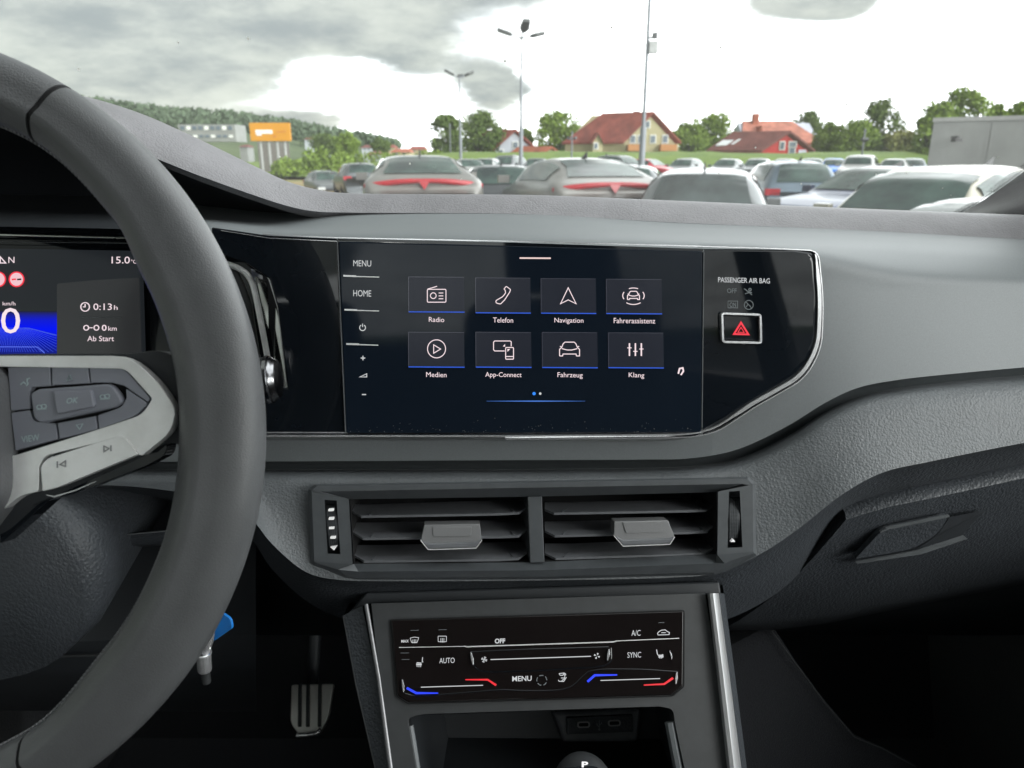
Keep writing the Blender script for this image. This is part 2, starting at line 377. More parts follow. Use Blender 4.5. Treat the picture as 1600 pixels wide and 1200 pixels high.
# light decor: shelf on top, front face behind the displays, bevel underneath
D0 = [(-260, 300, .665), (0, 302, .665), (200, 308, .665), (330, 320, .655), (420, 328, .635), (500, 331, .61), (560, 332, .602), (832, 334, .603), (1040, 346, .604), (1320, 358, .608), (1600, 373, .613), (1820, 384, .615)]
D1 = [(-260, 322, .60), (0, 325, .60), (200, 330, .60), (330, 340, .595), (420, 350, .58), (500, 352, .56), (832, 354, .553), (1040, 364, .553), (1320, 373, .565), (1600, 389, .575), (1820, 398, .58)]
D2 = [(-260, 343, .515), (0, 345, .515), (200, 349, .513), (330, 353, .512), (420, 363, .510), (530, 367, .509), (832, 373, .508), (1050, 379, .508), (1200, 384, .510), (1290, 388, .520), (1400, 396, .535), (1600, 408, .548), (1820, 415, .555)]
D2b = [(-260, 352, .504), (0, 354, .504), (200, 358, .503), (330, 362, .503), (420, 371, .503), (530, 375, .503), (832, 381, .502), (1050, 387, .502), (1200, 392, .503), (1290, 405, .506), (1400, 428, .512), (1600, 440, .525), (1820, 445, .53)]
D3 = [(-260, 722, .489), (413, 721, .489), (800, 719, .489), (1010, 718, .489), (1080, 716, .489), (1150, 703, .489), (1230, 666, .489), (1290, 629, .489), (1340, 606, .490), (1400, 594, .492), (1500, 583, .495), (1600, 574, .498), (1820, 556, .50)]
D4 = [(-260, 733, .500), (413, 733, .500), (800, 733, .500), (1010, 731, .500), (1080, 728, .500), (1150, 717, .500), (1230, 681, .500), (1290, 643, .500), (1340, 620, .501), (1400, 607, .502), (1500, 595, .504), (1600, 586, .507), (1820, 568, .51)]
d0, d1, d2, d2b, d3, d4 = map(row, (D0, D1, D2, D2b, D3, D4))
mid = [a.lerp(b, .5) for a, b in zip(d2b, d3)]; midq = [a.lerp(b, .12) for a, b in zip(d2b, d3)]
ic_ = next(i for i, x in enumerate(XS) if x >= 1085)
sv = vloft([d0, d1, d2, d2b], 22); tk = [v + Vector((0, .03, -.001)) for v in d2b]
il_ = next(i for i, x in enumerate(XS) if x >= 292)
m = MB(); m.grid([r[:il_ + 1] for r in sv] + [tk[:il_ + 1]]); m.build('shaded_shelf', M['dark'], dash, smooth=True, ang=60)  # left shelf end coloured dark for the shade under the hood
m = MB(); m.grid([r[il_:ic_ + 1] for r in sv] + [tk[il_:ic_ + 1]]); m.grid([r[ic_:] for r in vloft([d0, d1, d2, d2b, midq, mid, d3], 40)])
dl0 = row([(-260, 690, .489), (413, 688, .489), (800, 688, .489), (1060, 687, .489), (1098, 676, .489), (1110, 660, .489), (1820, 560, .489)])
m.grid([[v + Vector((0, .03, -.001)) for v in dl0[:ic_ + 3]], dl0[:ic_ + 3], d3[:ic_ + 3]])
m.build('decor_panel', M['decor'], dash, smooth=True, ang=60)
m = MB(); m.grid([d3, [a.lerp(b, .15) + Vector((0, .003, 0)) for a, b in zip(d3, d4)], d4]); m.build('decor_lower_edge', M['decor_d'], dash, smooth=True)
e4 = [v + Vector((0, -.003, 0)) for v in d4]; m = MB(); m.grid([d4, e4, [v + Vector((0, .001, -.0012)) for v in e4]]); m.build('trim_seam', M['grey'], dash, smooth=True)
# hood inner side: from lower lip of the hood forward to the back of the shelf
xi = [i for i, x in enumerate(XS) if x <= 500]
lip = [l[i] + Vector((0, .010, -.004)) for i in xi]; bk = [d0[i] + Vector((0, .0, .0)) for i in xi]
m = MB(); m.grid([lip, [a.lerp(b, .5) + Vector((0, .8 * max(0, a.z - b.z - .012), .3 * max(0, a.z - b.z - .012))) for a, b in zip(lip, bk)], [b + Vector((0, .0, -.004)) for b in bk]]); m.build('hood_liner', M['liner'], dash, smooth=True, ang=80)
# soft grained skin
def sh(rw, dy, Y): return [(x, y + dy, Y) for x, y, _ in rw]
L0 = [(x, y + 1, .499 + (Y - .500)) for x, y, Y in D4]
L1 = [(x, y + (9 if x < 1100 else 13), .478 + (Y - .5)) for x, y, Y in D4]
L2 = [(x, y + (20 if x < 1100 else 30), .471 + (Y - .5)) for x, y, Y in D4]
L3 = [(-260, 790, .45), (205, 760, .448), (380, 800, .448), (425, 850, .448), (480, 895, .448), (530, 906, .448), (600, 908, .448), (832, 907, .448), (1060, 902, .448), (1110, 897, .448), (1180, 870, .448), (1240, 832, .448), (1320, 770, .449), (1380, 738, .452), (1450, 722, .455), (1600, 692, .46), (1820, 655, .465)]
L4 = [(-260, 800, .50), (205, 770, .50), (380, 830, .50), (425, 890, .50), (480, 940, .50), (530, 965, .50), (600, 975, .50), (832, 975, .50), (1060, 975, .50), (1110, 975, .50), (1180, 948, .51), (1240, 905, .515), (1320, 806, .515), (1380, 789, .515), (1450, 777, .515), (1600, 747, .515), (1820, 712, .515)]
l0, l1, l2, l3, l4 = map(row, (L0, L1, L2, L3, L4))
iL = [i for i, x in enumerate(XS)]
top = vloft([l0, l1, l2, [a.lerp(b, .5) for a, b in zip(l2, l3)], l3], 60)
hole = [(491, 768), (500, 762), (832, 757), (1165, 751), (1172, 757), (1174, 862), (1130, 884), (849, 896), (562, 898), (498, 878)]
m = MB(); m.grid(top)
m.f = [f_ for f_ in m.f if not inside(*proj(sum((m.v[i] for i in f_), Vector()) / 4), hole)]; m.m = [0] * len(m.f)
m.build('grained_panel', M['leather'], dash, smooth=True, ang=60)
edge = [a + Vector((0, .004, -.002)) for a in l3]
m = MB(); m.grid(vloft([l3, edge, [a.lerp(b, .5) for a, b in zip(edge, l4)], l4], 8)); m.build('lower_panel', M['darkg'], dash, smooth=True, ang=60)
# body of the dashboard behind and below, so nothing is open from the side
lo = [PD(x, 985, .60) for x in XS]
m = MB(); m.grid([l4, [v + Vector((0, .05, -.02)) for v in l4], [Vector((v.x, .72, 1.30 - .48)) for v in l4], [Vector((v.x, .86, 1.30 - .62)) for v in l4]]); m.build('underside', M['dark'], dash, smooth=True)
# raised crease where the grained skin folds towards the passenger
m = MB(); cps = [(1238, 744, .4695), (1290, 736, .469), (1340, 728, .469), (1400, 716, .4705), (1500, 700, .472), (1600, 684, .474)]

# ------------------------------------------------ glove compartment
gl = thing('glove_compartment', PD(1450, 880, .53), 'closed dark glove compartment door with a slanted pull handle under the passenger dashboard', 'glove compartment')
gt = [(1322, 812, .484), (1345, 801, .482), (1400, 790, .482), (1500, 769, .482), (1600, 747, .482), (1820, 700, .484), (2200, 622, .488)]
gb = [(1128, 985, .60), (1200, 985, .60), (1270, 978, .60), (1400, 952, .60), (1600, 912, .60), (1820, 868, .60), (2200, 795, .60)]
gx = [0, .08, .16, .25, .35, .45, .55, .65, .75, .85, 1]
def rw2(c): 
    cc = cr(c, 41); return [PD(*cc[int(round(t * 40))]) for t in gx]
t0, b0 = rw2(gt), rw2(gb)
rows = [[v + Vector((0, .05, .007)) for v in t0], [v + Vector((0, .010, .006)) for v in t0], [v + Vector((0, .003, .004)) for v in t0], t0] + [[a.lerp(b, q) + Vector((0, -.012 * math.sin(q * math.pi), 0)) for a, b in zip(t0, b0)] for q in (.1, .25, .4, .55, .7, .85, 1)] + [[v + Vector((0, .03, -.004)) for v in b0]]
m = MB(); m.grid(rows)
le = [r[0] for r in rows[1:-1]]; m.grid([le, [v + Vector((.004, .04, 0)) for v in le]])
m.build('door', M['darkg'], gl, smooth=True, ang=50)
gp = Plane(PD(1420, 850, .498), 6, -14)
hpl = plate('handle', [(1336, 874), (1374, 833, 14), (1385, 828, 14), (1482, 808), (1466, 834, 14), (1430, 857, 20), (1395, 864)], gp, .002, .007, M['darkg'], gl, bevel=.0012, r=2)
m = MB()
ribbon(m, [(1376, 832), (1385, 827), (1484, 807)], 2.2, gp, .0085, th=.002); m.build('handle_edge', M['grey'], gl)
m = MB(); m.add([gp(1484, 808, .006), gp(1540, 797, .001), gp(1500, 838, .001), gp(1434, 857, .004), gp(1466, 834, .006)], [(0, 1, 2, 3, 4)]); m.build('finger_recess', M['dark'], gl)
m = MB(); m.add([gp(1336, 877, .003), gp(1434, 859, .004), gp(1505, 836, .001), gp(1512, 842, .0005), gp(1440, 866, .001), gp(1340, 881, .001)], [(0, 1, 2, 3, 4, 5)]); m.build('recess_lip', M['grey'], gl)

# ================================================================== INFOTAINMENT DISPLAY
SP = Plane(P(815, 530, .487), 6.0, 6.0)
inf = thing('infotainment_display', SP(815, 682), 'black glass touchscreen lit with eight menu tiles, in the middle of the dashboard', 'touchscreen')
plate('glass', [(529, 377), (1098, 392), (1096, 676), (541, 677)], SP, -.004, .0045, M['screen'], inf, bevel=.0008)
for a_, b_, w_ in (((527, 377), (540, 677), 1.6), ((1100, 394), (1097, 668), 1.3)):
    m = MB(); ribbon(m, [a_, b_], w_, SP, .0046, th=.006); m.build('edge_seam', M['grey'], inf)
# touch keys on the left
for i, (s_, b) in enumerate((('MENU', (552, 406.5, 580, 416)), ('HOME', (552, 453, 580, 463)))):
    k = plate('touch_key', [(545, b[1] - 18), (592, b[1] - 17), (592, b[3] + 10), (545, b[3] + 9)], SP, .0040, .0047, M['screen'], inf); k['label'] = f'touch key printed {s_}'
    text('lettering', s_, SP, b, .0049, M['uiw'], k, .0, dy=.6)
k = plate('touch_key', [(547, 490), (593, 491), (592, 535), (547, 534)], SP, .0040, .0047, M['screen'], inf); k['label'] = 'touch key with power symbol'
icon('power_symbol', [arc(566.5, 512, 4.6, 120, 420, 18), [(566.5, 505.8), (566.5, 511)]], SP, .0049, M['uiw'], k, 1.3)
k = plate('touch_key', [(547, 543), (593, 543), (593, 630), (549, 630)], SP, .0040, .0047, M['screen'], inf); k['label'] = 'volume keys plus and minus'
icon('volume_symbols', [[(563.6, 559.5), (570.6, 559.5)], [(567.1, 556), (567.1, 563)], [(565.5, 616.5), (572, 616.5)], {'p': [(562, 589), (573, 589), (573, 584)], 'c': True, 'w': 1.2}], SP, .0049, M['uiw'], k, 1.5)
for (x0, y0, x1) in ((536.5, 431, 592.5), (538, 484, 592.5), (541, 537.5, 591)):
    m = MB(); ribbon(m, [(x0, y0), (x0 + 20, y0 + .5)], 2.6, SP, .0051, th=.0006); ribbon(m, [(x0 + 19, y0 + .9), (x1, y0 + 2)], 1.4, SP, .0051, th=.0006); m.build('divider_bar', M['satin'], inf)
Z = lambda x, y: (620 + x / 3.3333, 360 + y / 3.3333)
bar = MB(); ribbon(bar, [Z(640, 144), Z(802, 145)], 2.4, SP, .0048); bar.build('pull_down_bar', emat('bar_white', (1, .75, .72), .32), inf)
tile_m = mat('tile_grey', (.02, .022, .03), .2, spec=.15, emit=(.045, .055, .085), es=.05)
tile_e = mat('tile_edge', (.02, .022, .03), .2, emit=(.10, .105, .14), es=.22)
carfront = lambda cx, cy, s: [[(cx - 52 * s, cy + 34 * s), (cx - 52 * s, cy - 0 * s), (cx - 40 * s, cy - 12 * s), (cx - 33 * s, cy - 30 * s), (cx - 24 * s, cy - 38 * s), (cx + 24 * s, cy - 38 * s), (cx + 33 * s, cy - 30 * s), (cx + 40 * s, cy - 12 * s), (cx + 52 * s, cy), (cx + 52 * s, cy + 34 * s), (cx + 36 * s, cy + 34 * s), (cx + 34 * s, cy + 24 * s), (cx - 34 * s, cy + 24 * s), (cx - 36 * s, cy + 34 * s), (cx - 52 * s, cy + 34 * s)],
    [(cx - 40 * s, cy - 4 * s), (cx - 12 * s, cy + 3 * s), (cx + 12 * s, cy + 3 * s), (cx + 40 * s, cy - 4 * s)], [(cx - 50 * s, cy - 16 * s), (cx - 40 * s, cy - 12 * s)], [(cx + 50 * s, cy - 16 * s), (cx + 40 * s, cy - 12 * s)]]
tiles = [
 ('Radio', (61, 242, 350, 424), (167, 451, 247, 476), [rect(159, 307, 256, 374, 6), circ(190, 340, 15), [(160, 306), (210, 291)], [(218, 326), (242, 326)], [(218, 341), (242, 341)], [(218, 356), (242, 356)]], []),
 ('Telefon', (410, 247, 695, 429), (501, 453, 606, 479), [{'p': rnd([(570, 291), (593, 308), (588, 322), (562, 362), (540, 384), (517, 378), (516, 366), (535, 355), (552, 345), (567, 326), (564, 310), (558, 306)], 5, 3), 'c': True}], []),
 ('Navigation', (751, 251, 1036, 431), (821, 455, 972, 487), [{'p': [(893, 299), (934, 382), (893, 362), (853, 382)], 'c': True}], []),
 ('Fahrerassistenz', (1091, 254, 1379, 433), (1130, 456, 1346, 483), carfront(1233, 340, .60) + [arc(1233, 340, 56, 150, 208, 8, 38), arc(1233, 340, 56, -28, 30, 8, 38), arc(1233, 342, 58, 66, 114, 8, 42), arc(1233, 342, 60, 232, 308, 10, 44)], []),
 ('Medien', (60, 530, 350, 711), (153, 738, 259, 763), [circ(207, 617, 47, 32), {'p': [(192, 596), (192, 640), (228, 618)], 'c': True}], []),
 ('App-Connect', (411, 530, 699, 712), (461, 738, 650, 770), [[(596, 604), (596, 580), (590, 576), (510, 576), (504, 582), (504, 622), (510, 628), (562, 628)], rect(567, 610, 608, 671, 5), [(567, 657), (608, 657)]], [[(553, 604), (564, 592), (564, 606)], [(576, 618), (590, 618), (577, 632)]]),
 ('Fahrzeug', (757, 531, 1044, 714), (837, 739, 968, 772), carfront(900, 620, 1.0), []),
 ('Klang', (1102, 533, 1388, 715), (1208, 740, 1289, 772), [{'p': [(1212, 588), (1212, 654)], 'w': 2}, {'p': [(1243, 588), (1243, 654)], 'w': 2}, {'p': [(1274, 588), (1274, 654)], 'w': 2}, [(1201, 612), (1223, 612)], [(1232, 630), (1254, 630)], [(1263, 618), (1285, 618)]], []),
]
for nm, (x0, y0, x1, y1), tb, st, fl in tiles:
    c = [Z(x0, y0), Z(x1, y0 + 2), Z(x1 + 3, y1 + 2), Z(x0 + 1, y1)]
    t = plate('app_tile', c, SP, .0044, .0047, tile_m, inf); t['label'] = f'menu tile captioned {nm}'
    m = MB(); ribbon(m, [c[3], c[0], c[1]], .6, SP, .0049, th=.0002); m.build('tile_edge', tile_e, t)
    m = MB(); ribbon(m, [c[3], c[2]], 1.5, SP, .0050, th=.0003); m.build('underline', M['uib'], t)
    icon('symbol', st, SP, .0050, M['ui'], t, 1.25, Z, fl)
    a, b = Z(tb[0], tb[1]), Z(tb[2], tb[3]); text('caption', nm, SP, (a[0], a[1], b[0], b[1]), .0049, M['ui'], t, .0, dy=.6)
dt = MB(); c = arc(*Z(715, 850), 2.6, 0, 360, 12); dt.prism([SP(x, y, .005) for x, y in c], [SP(x, y, .0045) for x, y in c]); dt.build('page_dot', emat('dot_blue', (.02, .25, 1), .4), inf)
dt = MB(); c = arc(*Z(747, 850), 2.0, 0, 360, 12); dt.prism([SP(x, y, .005) for x, y in c], [SP(x, y, .0045) for x, y in c]); dt.build('page_dot', M['uiw'], inf)
m = MB()
for i in range(24):
    x0 = 760 + (i - 12) * 6.4
    ribbon(m, [(x0 + 77 - 0, 626.8), (x0 + 84, 626.9)], 1.7 * (1 - abs(i - 11.5) / 12.5) + .1, SP, .005)
m.build('home_glow_bar', emat('glow_blue', (.08, .28, 1.0), .22), inf)
icon('hand_symbol', [[(1060, 584), (1062, 576), (1067, 575), (1068, 580), (1064, 586)]], SP, .005, M['ui'], inf, 2.2)
# dust specks on the lower edge of the glass
m = MB()
for _ in range(90):
    x = rng.uniform(545, 1090); y = 675 - abs(rng.gauss(0, 8)); q = rng.uniform(.3, .8)
    a = SP(x, y, .0047); m.add([a, SP(x + q, y, .0047), SP(x + q, y + q, .0047), SP(x, y + q, .0047)], [(0, 1, 2, 3)])
m.build('dust', mat('dust', (.35, .34, .3), .9), inf, kind='stuff')

# ------------------------------------------------ gloss panel left and right of the screen, chrome frame
GP = SP.off(.0)
gpn = thing('gloss_surround', SP(815, 684, 0), 'piano black surround with a thin chrome frame around touchscreen and hazard switch', 'dashboard trim')
plate('left_gloss_panel', [(330, 355), (420, 368), (527, 373), (541, 681), (415, 684), (414, 604), (449, 607), (434, 482), (421, 436), (385, 411), (330, 393)], SP, -.003, .003, M['gloss'], gpn, bevel=.001)
plate('left_gloss_panel', [(225, 640), (414, 640), (414, 684), (225, 684)], SP, -.003, .003, M['gloss'], gpn, bevel=.001)
plate('upper_gloss_strip', [(527, 372.5), (800, 379), (1100, 389), (1098, 393), (529, 376.5)], SP, -.004, .0035, M['gloss'], gpn)
plate('lower_gloss_strip', [(541, 678), (1096, 677), (1086, 681), (543, 683)], SP, -.004, .0035, M['gloss'], gpn)
# the right piece curves round at its edge
rp_in = [(1100, 392), (1240, 393), (1262, 397), (1268, 410), (1272, 460), (1270, 525), (1258, 560), (1235, 583), (1180, 617), (1130, 648), (1098, 670)]
rp_out = [(1100, 389), (1245, 390), (1272, 393), (1281, 408), (1285, 465), (1283, 532), (1272, 566), (1248, 592), (1190, 627), (1138, 659), (1098, 678)]
m = MB(); n = len(rp_in); m.add([SP(x, y, .0040) for x, y in rp_in], [tuple(range(n))]); m.grid([[SP(x, y, .0040) for x, y in rp_in], [SP((a[0] + b[0]) / 2, (a[1] + b[1]) / 2, .0034) for a, b in zip(rp_in, rp_out)], [SP(x, y, .001) for x, y in rp_out], [SP(x, y, -.004) for x, y in rp_out]])
m.build('right_gloss_panel', M['gloss'], gpn, smooth=True, ang=50)
fr = rnd([(345, 356), (420, 367), (530, 371.5), (800, 377), (1050, 383.5), (1200, 388), (1279, 391.5, 16), (1287, 470, 30), (1284, 545, 40), (1258, 592, 50), (1180, 636), (1118, 677, 40), (1068, 684, 20), (800, 686), (150, 686)], 10, 5)
m = MB(); ribbon(m, fr[6: len(fr) - 6], 1.5, SP, .0035, th=.006); m.build('chrome_outline', M['chrome'], gpn)
m = MB(); lw = [p for p in fr if p[1] > 395]; lw = [(x, y) for x, y in fr if (x > 1270 and y > 400) or y > 560]
inn = [((x - 5) if x > 1100 else x, y - 4.5) for x, y in lw]
wds = [5.5 if 430 < y < 650 and x > 1100 else 2.2 for x, y in inn]
ribbon(m, inn, wds, SP, .0050, th=.006); m.build('chrome_outline', M['chrome'], gpn)
m = MB(); ribbon(m, [(345, 360), (420, 372), (527, 377)], .8, SP, .0035, th=.001); m.build('chrome_outline', M['chrome'], gpn)
m = MB(); ribbon(m, [(150, 676), (541, 676)], 1.5, SP, .0035, th=.001); m.build('chrome_outline', M['chrome'], gpn)
# ------------------------------------------------ hazard switch + airbag lamp
hz = thing('hazard_switch', SP(1158, 535, .004), 'square chrome rimmed hazard light switch with a red triangle, right of the touchscreen', 'switch')
plate('button', [(1131, 492), (1186, 494), (1187, 532), (1132, 530)], SP, .004, .0055, M['gloss'], hz, bevel=.001, r=3)
m = MB(); ribbon(m, rnd([(1128.5, 490), (1188.5, 492), (1189.5, 536), (1130, 534.5)], 4, 4), 3.2, SP, .0075, True, th=.004); m.build('chrome_rim', M['chrome'], hz, bevel=.0004)
icon('red_triangle', [{'p': [(1158, 504), (1169.5, 522.5), (1147, 522)], 'c': True, 'w': 2.6}, {'p': [(1158, 511.5), (1163, 519.4), (1153, 519.2)], 'c': True, 'w': 1.1}], SP, .0060, M['hotred'], hz)
ab = thing('airbag_indicator', SP(1162, 480, .004), 'small printed passenger airbag indicator above the hazard switch', 'indicator')
text('lettering', 'PASSENGER AIR BAG', SP, (1122, 433, 1203, 441), .0043, M['uiw'], ab, .004, dy=2)
text('lettering', 'OFF', SP, (1136, 450.5, 1151, 458), .0043, M['dim'], ab, .01, dy=.3)
text('lettering', 'ON', SP, (1140, 472.5, 1150, 479.5), .0043, M['dim'], ab, .01, dy=.2)
icon('symbol', [rect(1137.5, 470.5, 1152.5, 481)], SP, .0043, M['dim'], ab, .9)
icon('symbol', [circ(1170, 476.5, 7), [(1165, 471), (1175, 482)], [(1166, 480), (1169, 475), (1173, 479)]], SP, .0043, M['dim'], ab, 1.1)
icon('symbol', [circ(1172, 452.5, 1.8), [(1163, 451), (1168, 455), (1175, 457.5)], [(1164, 459), (1171, 457), (1175, 461)]], SP, .0043, M['dim'], ab, 1.5)

# ================================================================== INSTRUMENT CLUSTER
CP = Plane(P(110, 470, .60), -2, 12)
ic = thing('instrument_cluster', CP(110, 560), 'digital instrument cluster with blue glow and zero speed behind the steering wheel', 'instrument cluster')
scr_m = bpy.data.materials.new('cluster_screen'); scr_m.use_nodes = True
t = scr_m.node_tree; bb = t.nodes['Principled BSDF']; bb.inputs['Base Color'].default_value = (.012, .014, .018, 1); bb.inputs['Roughness'].default_value = .12; bb.inputs['Specular IOR Level'].default_value = .2
bb.inputs['Emission Color'].default_value = (.055, .065, .075, 1); bb.inputs['Emission Strength'].default_value = .09
plate('display_glass', [(-140, 386), (219, 392), (224, 560), (-140, 556)], CP, -.004, .0, scr_m, ic)
plate('cluster_housing', [(-160, 348), (330, 352), (392, 420), (418, 600), (418, 700), (-160, 700)], CP, -.03, -.006, M['gloss'], ic)
m = MB(); ribbon(m, [(-150, 363), (206, 371.5)], 3.2, CP, .012, th=.004); m.build('chrome_strip', mat('pale_chrome', (.85, .88, .8), .2, metal=1), ic, bevel=.0005)
m = MB()
ribbon(m, [(-150, 340), (190, 347)], .9, CP, .03, th=.001); ribbon(m, [(-150, 347.5), (196, 353)], .9, CP, .02, th=.001); ribbon(m, [(-150, 376), (212, 380)], .9, CP, .008, th=.001); m.build('hood_step', M['grey'], ic)
Zc = lambda x, y: (x / 5.3333, 340 + y / 5.3333)
# blue road glow: a fan of thin rays on a lit field
bl = bpy.data.materials.new('blue_glow'); bl.use_nodes = True; t = bl.node_tree; t.nodes.clear()
out = t.nodes.new('ShaderNodeOutputMaterial'); em = t.nodes.new('ShaderNodeEmission'); em.inputs[1].default_value = .42; tcn = t.nodes.new('ShaderNodeTexCoord'); sp = t.nodes.new('ShaderNodeSeparateXYZ')
t.links.new(tcn.outputs['Object'], sp.inputs[0]); rp = t.nodes.new('ShaderNodeValToRGB'); mpr = t.nodes.new('ShaderNodeMapRange')
zz0, zz1 = CP(40, 556).z - wloc(ic).z, CP(40, 486).z - wloc(ic).z
mpr.inputs[1].default_value = zz0; mpr.inputs[2].default_value = zz1; t.links.new(sp.outputs[2], mpr.inputs[0]); t.links.new(mpr.outputs[0], rp.inputs[0])
e = rp.color_ramp.elements; e[0].position = 0; e[0].color = (.01, .015, .12, 1); e[1].position = 1; e[1].color = (.016, .018, .03, 1)
for p_, c_ in ((.35, (.004, .012, .45, 1)), (.6, (.002, .008, .85, 1)), (.8, (.006, .012, .6, 1))):
    q = e.new(p_); q.color = c_
t.links.new(rp.outputs[0], em.inputs[0]); t.links.new(em.outputs[0], out.inputs[0])
plate('blue_glow', [(-140, 486), (89, 486), (89, 556), (-140, 556)], CP, .0002, .0006, bl, ic)
m = MB()
for i in range(-14, 26):
    a = i * 3.6; x0, y0 = 14 + i * 1.2, 512; x1 = 14 + math.tan(R(min(max(a, -76), 76))) * 60; 
    yy = 550; x1 = x0 + (x1 - 14) * .62
    if x1 > 88: yy = y0 + (yy - y0) * (88 - x0) / (x1 - x0); x1 = 88
    ribbon(m, [(x0, y0), (x1, yy)], .45, CP, .0009, th=.0002)
m.build('glow_ray', emat('ray_blue', (.04, .09, .9), .3), ic)
m = MB(); ribbon(m, [(-140, 541.5), Zc(310, 1078), Zc(372, 1130)], .9, CP, .0011, th=.0002); m.build('lane_line', emat('line_blue', (.12, .2, 1), .38), ic)
pn = plate('info_panel', rnd([Zc(474, 550), Zc(800, 520), Zc(1160, 500), Zc(1180, 1180), Zc(474, 1180)], 3), CP, .0008, .0014, mat('info_panel_grey', (.02, .02, .022), .15, emit=(.045, .047, .05), es=.14), ic)
ci = M['ui']
def ct(s_, x0, y0, x1, y1, b=.0): a, c = Zc(x0, y0), Zc(x1, y1); text('lettering', s_, CP, (a[0], a[1], c[0], c[1]), .0018, ci, ic, b)
ct('15.0', 930, 325, 1082, 382); ct('°C', 1092, 350, 1138, 383); ct('N', 70, 327, 120, 378); ct('km/h', 22, 700, 128, 732); ct('0', 8, 752, 168, 965, .0)
ct('0:13', 778, 716, 932, 770); ct('h', 950, 730, 980, 768); ct('0', 848, 893, 888, 943, .012); ct('km', 902, 905, 972, 942); ct('Ab Start', 728, 986, 950, 1030)
icon('symbol', [{'p': [(0, 326), (0, 378), (46, 378)], 'c': True, 'w': 1.4}, circ(708, 744, 36, 24), [(708, 720), (708, 744), (690, 744)], circ(717, 918, 20, 20), circ(802, 918, 20, 20), [(742, 918), (770, 918)]], CP, .0018, ci, ic, 1.3, Zc)
m = MB(); ribbon(m, [Zc(650, 833), Zc(1004, 833)], .8, CP, .0018, th=.0002); m.build('info_divider', M['dim'], ic)
for cx in (-16, 137):
    m = MB(); c = [Zc(*p) for p in arc(cx, 514, 60, 0, 360, 28)]; m.prism([CP(x, y, .0018) for x, y in c], [CP(x, y, .0012) for x, y in c]); sg = m.build('traffic_sign', emat('sign_pink', (1, .62, .68), .33), ic)
    ribbon_m = MB(); ribbon(ribbon_m, [Zc(*p) for p in arc(cx, 514, 60, 0, 360, 28)], 2.0, CP, .0022, True, th=.0002); ribbon_m.build('red_ring', M['hotred'], sg)
    if cx > 0:
        q = MB(); ribbon(q, [Zc(98, 516), Zc(132, 513)], 2.4, CP, .0024, th=.0002); q.build('red_car_mark', M['hotred'], sg)
        q = MB(); ribbon(q, [Zc(143, 516), Zc(176, 513)], 2.4, CP, .0024, th=.0002); q.build('dark_car_mark', M['gap'], sg)
# angular frame right of the cluster, with added glint facets
FP = Plane(P(405, 500, .50), 6, 8)
m = MB(); ribbon(m, cr([Vector((x, y, 0)) for x, y in [(330, 391), (350, 397), (385, 409), (410, 424), (420, 436)]], 12) + [Vector((434, 480, 0)), Vector((449, 604, 0)), Vector((447, 610, 0)), Vector((441, 611, 0))], 1.8, FP, .008, th=.004); m.build('chrome_frame', M['satin'], ic)
m = MB(); tp = cr([Vector((x, y, 0)) for x, y in [(340, 409), (360, 414), (382, 425), (393, 440), (399, 460), (408, 505), (419, 565), (424, 600)]], 30); m.tube([FP(p.x, p.y, .006) for p in tp], .0021, 10); m.build('inner_frame', M['satin'], ic, smooth=True)
FC = Plane(P(405, 500, .50), 38, 15)  # added mirror plates, turned to pose as side window reflections on the gloss
plate('glint_facet', [(400, 432), (418, 441, 3), (419, 470), (420, 514), (414, 500), (408, 470)], FC, -.001, .002, M['glint'], ic)
plate('glint_facet', [(431, 481), (436, 500), (449, 600), (446, 608, 4), (429, 609)], Plane(P(440, 550, .495), 38, 14), -.001, .002, M['glint'], ic)
plate('glint_facet', [(397, 423), (410, 421), (420, 434)], Plane(P(408, 427, .495), 36, 16), -.001, .001, M['glint'], ic)
plate('inner_panel', [(300, 405), (372, 424), (392, 470), (412, 600), (300, 600)], FP, -.012, -.008, M['console'], ic, bevel=.001)
# ================================================================== AIR VENTS
VP = Plane(PD(832, 825, .455), 6, 12)
ZL = lambda x, y: (470 + x / 4.3243, 730 + y / 4.3243)
ZR = lambda x, y: (830 + x / 4.3243, 730 + y / 4.3243)
vt = thing('air_vent', VP(832, 900), 'wide double air vent with six slats and two grey tabs below the touchscreen', 'air vent')
m = MB()
def q4(pts, hs): b = len(m.v); m.add([VP(x, y, h) for (x, y), h in zip(pts, hs)], [tuple(range(len(pts)))])
T, O = .0055, -.004
# outer top flat edge, top chamfer, cheeks, bottom chamfer, bottom lip
# cheek slots: left (506..531, 781..866), right (1137..1160, 768..854)
def cheek(outer, slot, inner_edge, flip):
    # ring between an outer 4-gon and a slot 4-gon
    a = [VP(x, y, T) for x, y in outer]; b = [VP(x, y, T) for x, y in slot]; c = [VP(x, y, T - .016) for x, y in slot]
    m.grid([a, b, c], True)
cheek([(487, 766), (545, 780), (551, 882), (491, 877)], [(507, 781), (526, 782), (532, 866), (512, 865)], None, 0)
cheek([(1122, 768), (1176, 757), (1177, 862), (1121, 867)], [(1139, 768), (1156, 767), (1160, 855), (1137, 856)], None, 0)
m.grid([[VP(*p, h) for p, h in zip([(487, 766), (495, 760), (832, 754), (1167, 748), (1176, 757)], [T] * 5)], [VP(*p, T) for p in [(489, 769), (500, 768), (832, 762), (1160, 756), (1174, 759)]], [VP(*p, h) for p, h in zip([(545, 780), (548, 780), (832, 776), (1119, 769), (1122, 768)], [T, O, O, O, T])]])
